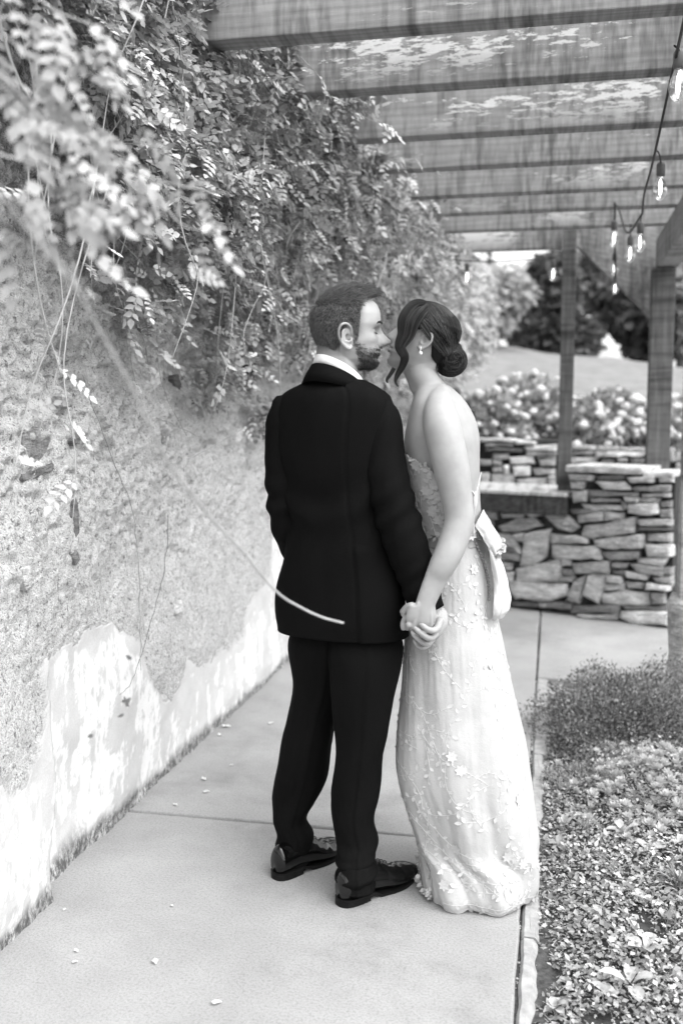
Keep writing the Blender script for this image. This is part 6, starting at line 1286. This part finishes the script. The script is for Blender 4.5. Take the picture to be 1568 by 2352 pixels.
for k, (t0, amp, wdt, sl) in enumerate(((4.05, .010, .16, .10), (4.45, -.008, .10, -.05), (4.85, .012, .2, .25), (5.3, -.007, .12, .3), (5.7, .008, .2, .2), (3.6, -.010, .14, .3), (3.3, .010, .16, .2), (3.9, .006, .07, -.2))):
    fold += amp*np.exp(-((t-t0-sl*(i-.5))/wdt)**2)*np.clip((i-.25)/.45, 0, 1)*(1+.3*np.sin(i*6+k))
fold += .010*(fbm(np.cos(t)*3+5, np.sin(t)*3+i*3, 12, 3)-.5)*2*np.clip(i*1.5, 0.25, 1)+.0014*(fbm(np.cos(t)*16+5, np.sin(t)*16+i*22, 13, 3)-.5)*2
fold += .0028*np.sin(t*11+2*np.sin(i*4))*np.clip((i-.85)/.15, 0, 1)
g = g+gnormals(g)*fold[..., None]; g[:, :, 2] = np.maximum(g[:, :, 2], .003); SKG = g
skirt = gridmesh('skirt', g, True, (True, True)).build('skirt', MT['dress'], bride)
# ---- lace: vines, leaves and blossoms raised on the cloth
def sampler(Gd, off):
    Nn = gnormals(Gd); m, n, _ = Gd.shape
    def S(i, j):
        i = np.clip(np.asarray(i, float), 0, m-1.001); j = np.asarray(j, float) % n; a = i.astype(int); b = j.astype(int); fi = (i-a)[..., None]; fj = (j-b)[..., None]; b2 = (b+1) % n
        f = lambda Q_: (Q_[a, b]*(1-fi)+Q_[a+1, b]*fi)*(1-fj)+(Q_[a, b2]*(1-fi)+Q_[a+1, b2]*fi)*fj
        return f(Gd)+f(Nn)*off, nrm(f(Nn))
    return S
def lace(Gd, nv, par, seed, jr, step, lf, r=.0013, i0=2, name='lace_applique', curl=.10, nfl=10, off=.0012, K=26):
    rs = np.random.RandomState(seed); S = sampler(Gd, off); m, n, _ = Gd.shape; ln = []; PP, DD, NN, SS = [], [], [], []
    hi = np.linalg.norm(np.diff(Gd.mean(1), axis=0), axis=1).mean(); wj = np.linalg.norm(Gd[:, 1]-Gd[:, 0], axis=1).mean()
    for v in range(nv):
        i = rs.uniform(i0, m-4); j = rs.uniform(*jr); a = rs.uniform(0, 6.28); c = rs.uniform(-curl, curl); P = []
        for k in range(K):
            P.append((i, j)); a += c+rs.normal(0, .08); c += rs.normal(0, .012); i += step*math.cos(a)/hi; j += step*math.sin(a)/wj
        P = np.array(P); X_, Nn = S(P[:, 0], P[:, 1]); ln.append(X_); T = nrm(np.gradient(X_, axis=0))
        for k in range(2, K, 2):
            sgn = 1 if (k//2) % 2 else -1; sd = np.cross(Nn[k], T[k])*sgn; PP.append(X_[k]+Nn[k]*.0008); DD.append(T[k]*.6+sd*rs.uniform(.6, 1.0)); NN.append(Nn[k]+sd*.2); SS.append(lf*rs.uniform(.6, 1.3))
        PP.append(X_[-1]); DD.append(T[-1]); NN.append(Nn[-1]); SS.append(lf*1.3)
    for q in range(nfl):
        c, nn_ = S(np.array([rs.uniform(i0, m-3)]), np.array([rs.uniform(*jr)])); c = c[0]; nn_ = nn_[0]; a0 = nrm(np.cross(nn_, Zv+Rv*.1)); b0 = np.cross(nn_, a0)
        for k in range(7):
            q_ = k*2*math.pi/7; d = a0*math.cos(q_)+b0*math.sin(q_); PP.append(c+nn_*.001); DD.append(d+nn_*.06); NN.append(nn_); SS.append(lf*1.05)
    strands(name, np.array(ln), np.r_[r*.6, np.full(K-2, r), r*.3], MT['lace'], par, 5)['kind'] = 'stuff'
    V, F = leaflet(((0, 0), (.25, .20), (.6, .26), (1, 0)), .05, .0); PP = np.array(PP); Fr = frames(np.array(DD), nrm(np.array(NN)))
    k = PP[:, 2] > .012
    scatter('lace_leaves', [(V, F)], PP[k], Fr[k], np.array(SS)[k], np.full(k.sum(), .85), MT['lace'], par, 'stuff')
lace(SKG, 80, skirt, 5, (n_*.46, n_*.98), .0085, .018, i0=30, nfl=12, r=.0008, off=.0002)
lace(gg, 34, bod, 6, (140*.45, 140*1.0), .006, .018, i0=1, K=16, nfl=16, r=.0012)
# scalloped lace at neckline and hem
S = sampler(gg, .002); PP, DD, NN, SS = [], [], [], []
for j in np.arange(60, 140, 1.3):
    x, nn_ = S(np.array([0.5]), np.array([j])); PP.append(x[0]); DD.append(Zv*RS.uniform(.3, 1)+Rv*RS.normal(0, .8)+nn_[0]*.3); NN.append(nn_[0]+Zv*.2); SS.append(RS.uniform(.007, .014))
V, F = leaflet(((0, 0), (.3, .34), (.7, .34), (1, 0)), .15, -.1); scatter('lace_edge', [(V, F)], np.array(PP), frames(np.array(DD), nrm(np.array(NN))), np.array(SS), np.full(len(PP), .9), MT['lace'], bod, 'stuff')
S = sampler(SKG, .003); PP, DD, NN, SS = [], [], [], []
for q in range(150):
    j = RS.uniform(n_*.44, n_*.60); ii_ = m-1-abs(RS.normal(0, 9)); x, nn_ = S(np.array([ii_]), np.array([j])); PP.append(x[0]+Zv*.006); DD.append(-Zv*RS.uniform(.0, .7)+Rv*RS.normal(-.5, .6)+Fh*RS.normal(0, .4)); NN.append(nn_[0]+Zv*.4); SS.append(RS.uniform(.008, .020))
scatter('lace_edge', [(V, F)], np.array(PP), frames(np.array(DD), nrm(np.array(NN))), np.array(SS), np.full(len(PP), .9), MT['lace'], skirt, 'stuff')
# ---- straps at the back, buttons, sheer peplum
stp = MB(); limb(stp, [Q(1083, 1128, 2.83), Q(1091, 1137, 2.845), Q(1097, 1118, 2.87), Q(1104, 1085, 2.92)], [.0022, .003, .002, .0014], n=8); limb(stp, [Q(1091, 1135, 2.842), Q(1090, 1160, 2.835), Q(1086, 1190, 2.84), Q(1086, 1225, 2.85)], [.007, .006, .0035, .005], n=8, side=Fh, flat=.35); stp.build('back_strap', MT['lace'], bride)
BP = [(1080, 1213), (1088, 1227), (1094, 1240), (1101, 1256), (1107, 1270), (1111, 1283), (1116, 1298), (1121, 1312), (1125, 1328), (1127, 1345), (1128, 1360), (1128, 1376)]
def onskirt(u, v):
    V_ = SKG.reshape(-1, 3); p = V_-CAM; dd = p@Fw; uu = 784+FPX*(p@Rv)/dd; vv = 1176-FPX*(p@Up)/dd; s = (uu-u)**2+(vv-v)**2+((dd > 2.98)*1e5); return V_[np.argmin(s)]
bmm = MB(); ellipsoid(bmm, (0, 0, 0), np.eye(3), (.0050, .0050, .0050), 10, 7); bme = bmm.mesh('button'); bme.materials.append(gmat('button_cloth', .20, .28, 30, 2, .4)); bme.polygons.foreach_set('use_smooth', np.ones(len(bme.polygons), bool))
for k in range(len(BP)*2-1):
    a = BP[k//2]; b_ = BP[min(k//2+1, len(BP)-1)]; u, v = (a if k % 2 == 0 else ((a[0]+b_[0])/2, (a[1]+b_[1])/2)); u -= 5; p = onskirt(u, v); D = toD(p)-.009; o = bpy.data.objects.new('button', bme); COL.objects.link(o); o.parent = bride; o.location = Q(u, v, D)
def sheet(rows, name, mat, seed, amp=.006):
    """rows of control points (u,v,D): lofted open sheet with gathered folds"""
    A = np.array([catmull(np.array(r, float), 10) for r in rows]); B = np.stack([catmull(A[:, j], 8) for j in range(A.shape[1])], 1); Gm = np.array([[Q(*p) for p in r] for r in B]); m, n, _ = Gm.shape
    du = np.gradient(Gm, axis=0); dv = np.gradient(Gm, axis=1); nn = nrm(np.cross(du, dv)); i = np.linspace(0, 1, m)[:, None]; j = np.linspace(0, 1, n)[None]
    Gm = Gm+nn*((amp*np.sin(j*17+3*fbm(i*3, j*3, seed)*3)*i+.006*(fbm(j*9, i*9, seed+2)-.5))[..., None]); mb = gridmesh(name, Gm, False, (False, False)); o = mb.build(name, mat, bride, fixn=False)
    s = o.modifiers.new('s', 'SOLIDIFY'); s.thickness = .0012; return o, Gm
pep, PG = sheet([[(1089, 1208, 2.865), (1098, 1192, 2.88), (1108, 1172, 2.93), (1108, 1172, 3.0)], [(1104, 1230, 2.86), (1116, 1213, 2.875), (1124, 1198, 2.93), (1118, 1190, 3.02)], [(1119, 1256, 2.86), (1132, 1240, 2.875), (1140, 1222, 2.93), (1125, 1215, 3.04)], [(1130, 1282, 2.86), (1141, 1270, 2.875), (1153, 1243, 2.93), (1130, 1235, 3.05)]], 'peplum', MT['dress'], 3)
pe2, _ = sheet([[(1120, 1255, 2.87), (1122, 1250, 2.87), (1136, 1255, 2.93), (1130, 1250, 3.02)], [(1128, 1300, 2.865), (1138, 1290, 2.865), (1156, 1303, 2.93), (1140, 1290, 3.04)], [(1134, 1345, 2.865), (1148, 1330, 2.865), (1166, 1342, 2.93), (1145, 1335, 3.05)], [(1133, 1388, 2.855), (1153, 1372, 2.87), (1172, 1366, 2.94), (1150, 1370, 3.05)], [(1133, 1414, 2.86), (1150, 1407, 2.88), (1169, 1398, 2.94), (1150, 1400, 3.04)], [(1126, 1424, 2.88), (1143, 1420, 2.90), (1160, 1408, 2.95), (1148, 1410, 3.02)]], 'sheer_train', MT['tulle'], 5, .004)
PP, DD, NN, SS = [], [], [], []
for q in range(150):
    j = RS.uniform(.25, 1)*(PG.shape[1]-1); x = PG[-1, int(j)]; PP.append(x); DD.append(Rv*RS.uniform(.0, 1)-Zv*RS.uniform(.1, 1)-Fh*RS.normal(0, .5)); NN.append(-Fh+Rv*.3+Zv*RS.normal(0, .4)); SS.append(RS.uniform(.008, .018))
scatter('lace_edge', [(V, F)], np.array(PP), frames(np.array(DD), nrm(np.array(NN))), np.array(SS), np.full(len(PP), .9), MT['lace'], pep, 'stuff')
# ================================================================== put every group's empty at the foot of its thing
def world_pts(o):
    m = np.array(o.matrix_world) if False else np.array(o.matrix_parent_inverse@o.matrix_basis)
    b = np.array([list(c) for c in o.bound_box]); return b@m[:3, :3].T+m[:3, 3]
for o in [o for o in COL.objects if o.type == 'EMPTY' and o.parent is None]:
    P = [world_pts(c) for c in o.children if c.type == 'MESH']
    if not P: continue
    P = np.vstack(P); lo, hi = P.min(0), P.max(0); o.location = ((lo[0]+hi[0])/2, (lo[1]+hi[1])/2, lo[2]); inv = Matrix.Translation(-o.location)
    for c in o.children: c.matrix_parent_inverse = inv
for o in COL.objects:
    if o.parent is not None and 'kind' in o and o['kind'] == 'structure': del o['kind']
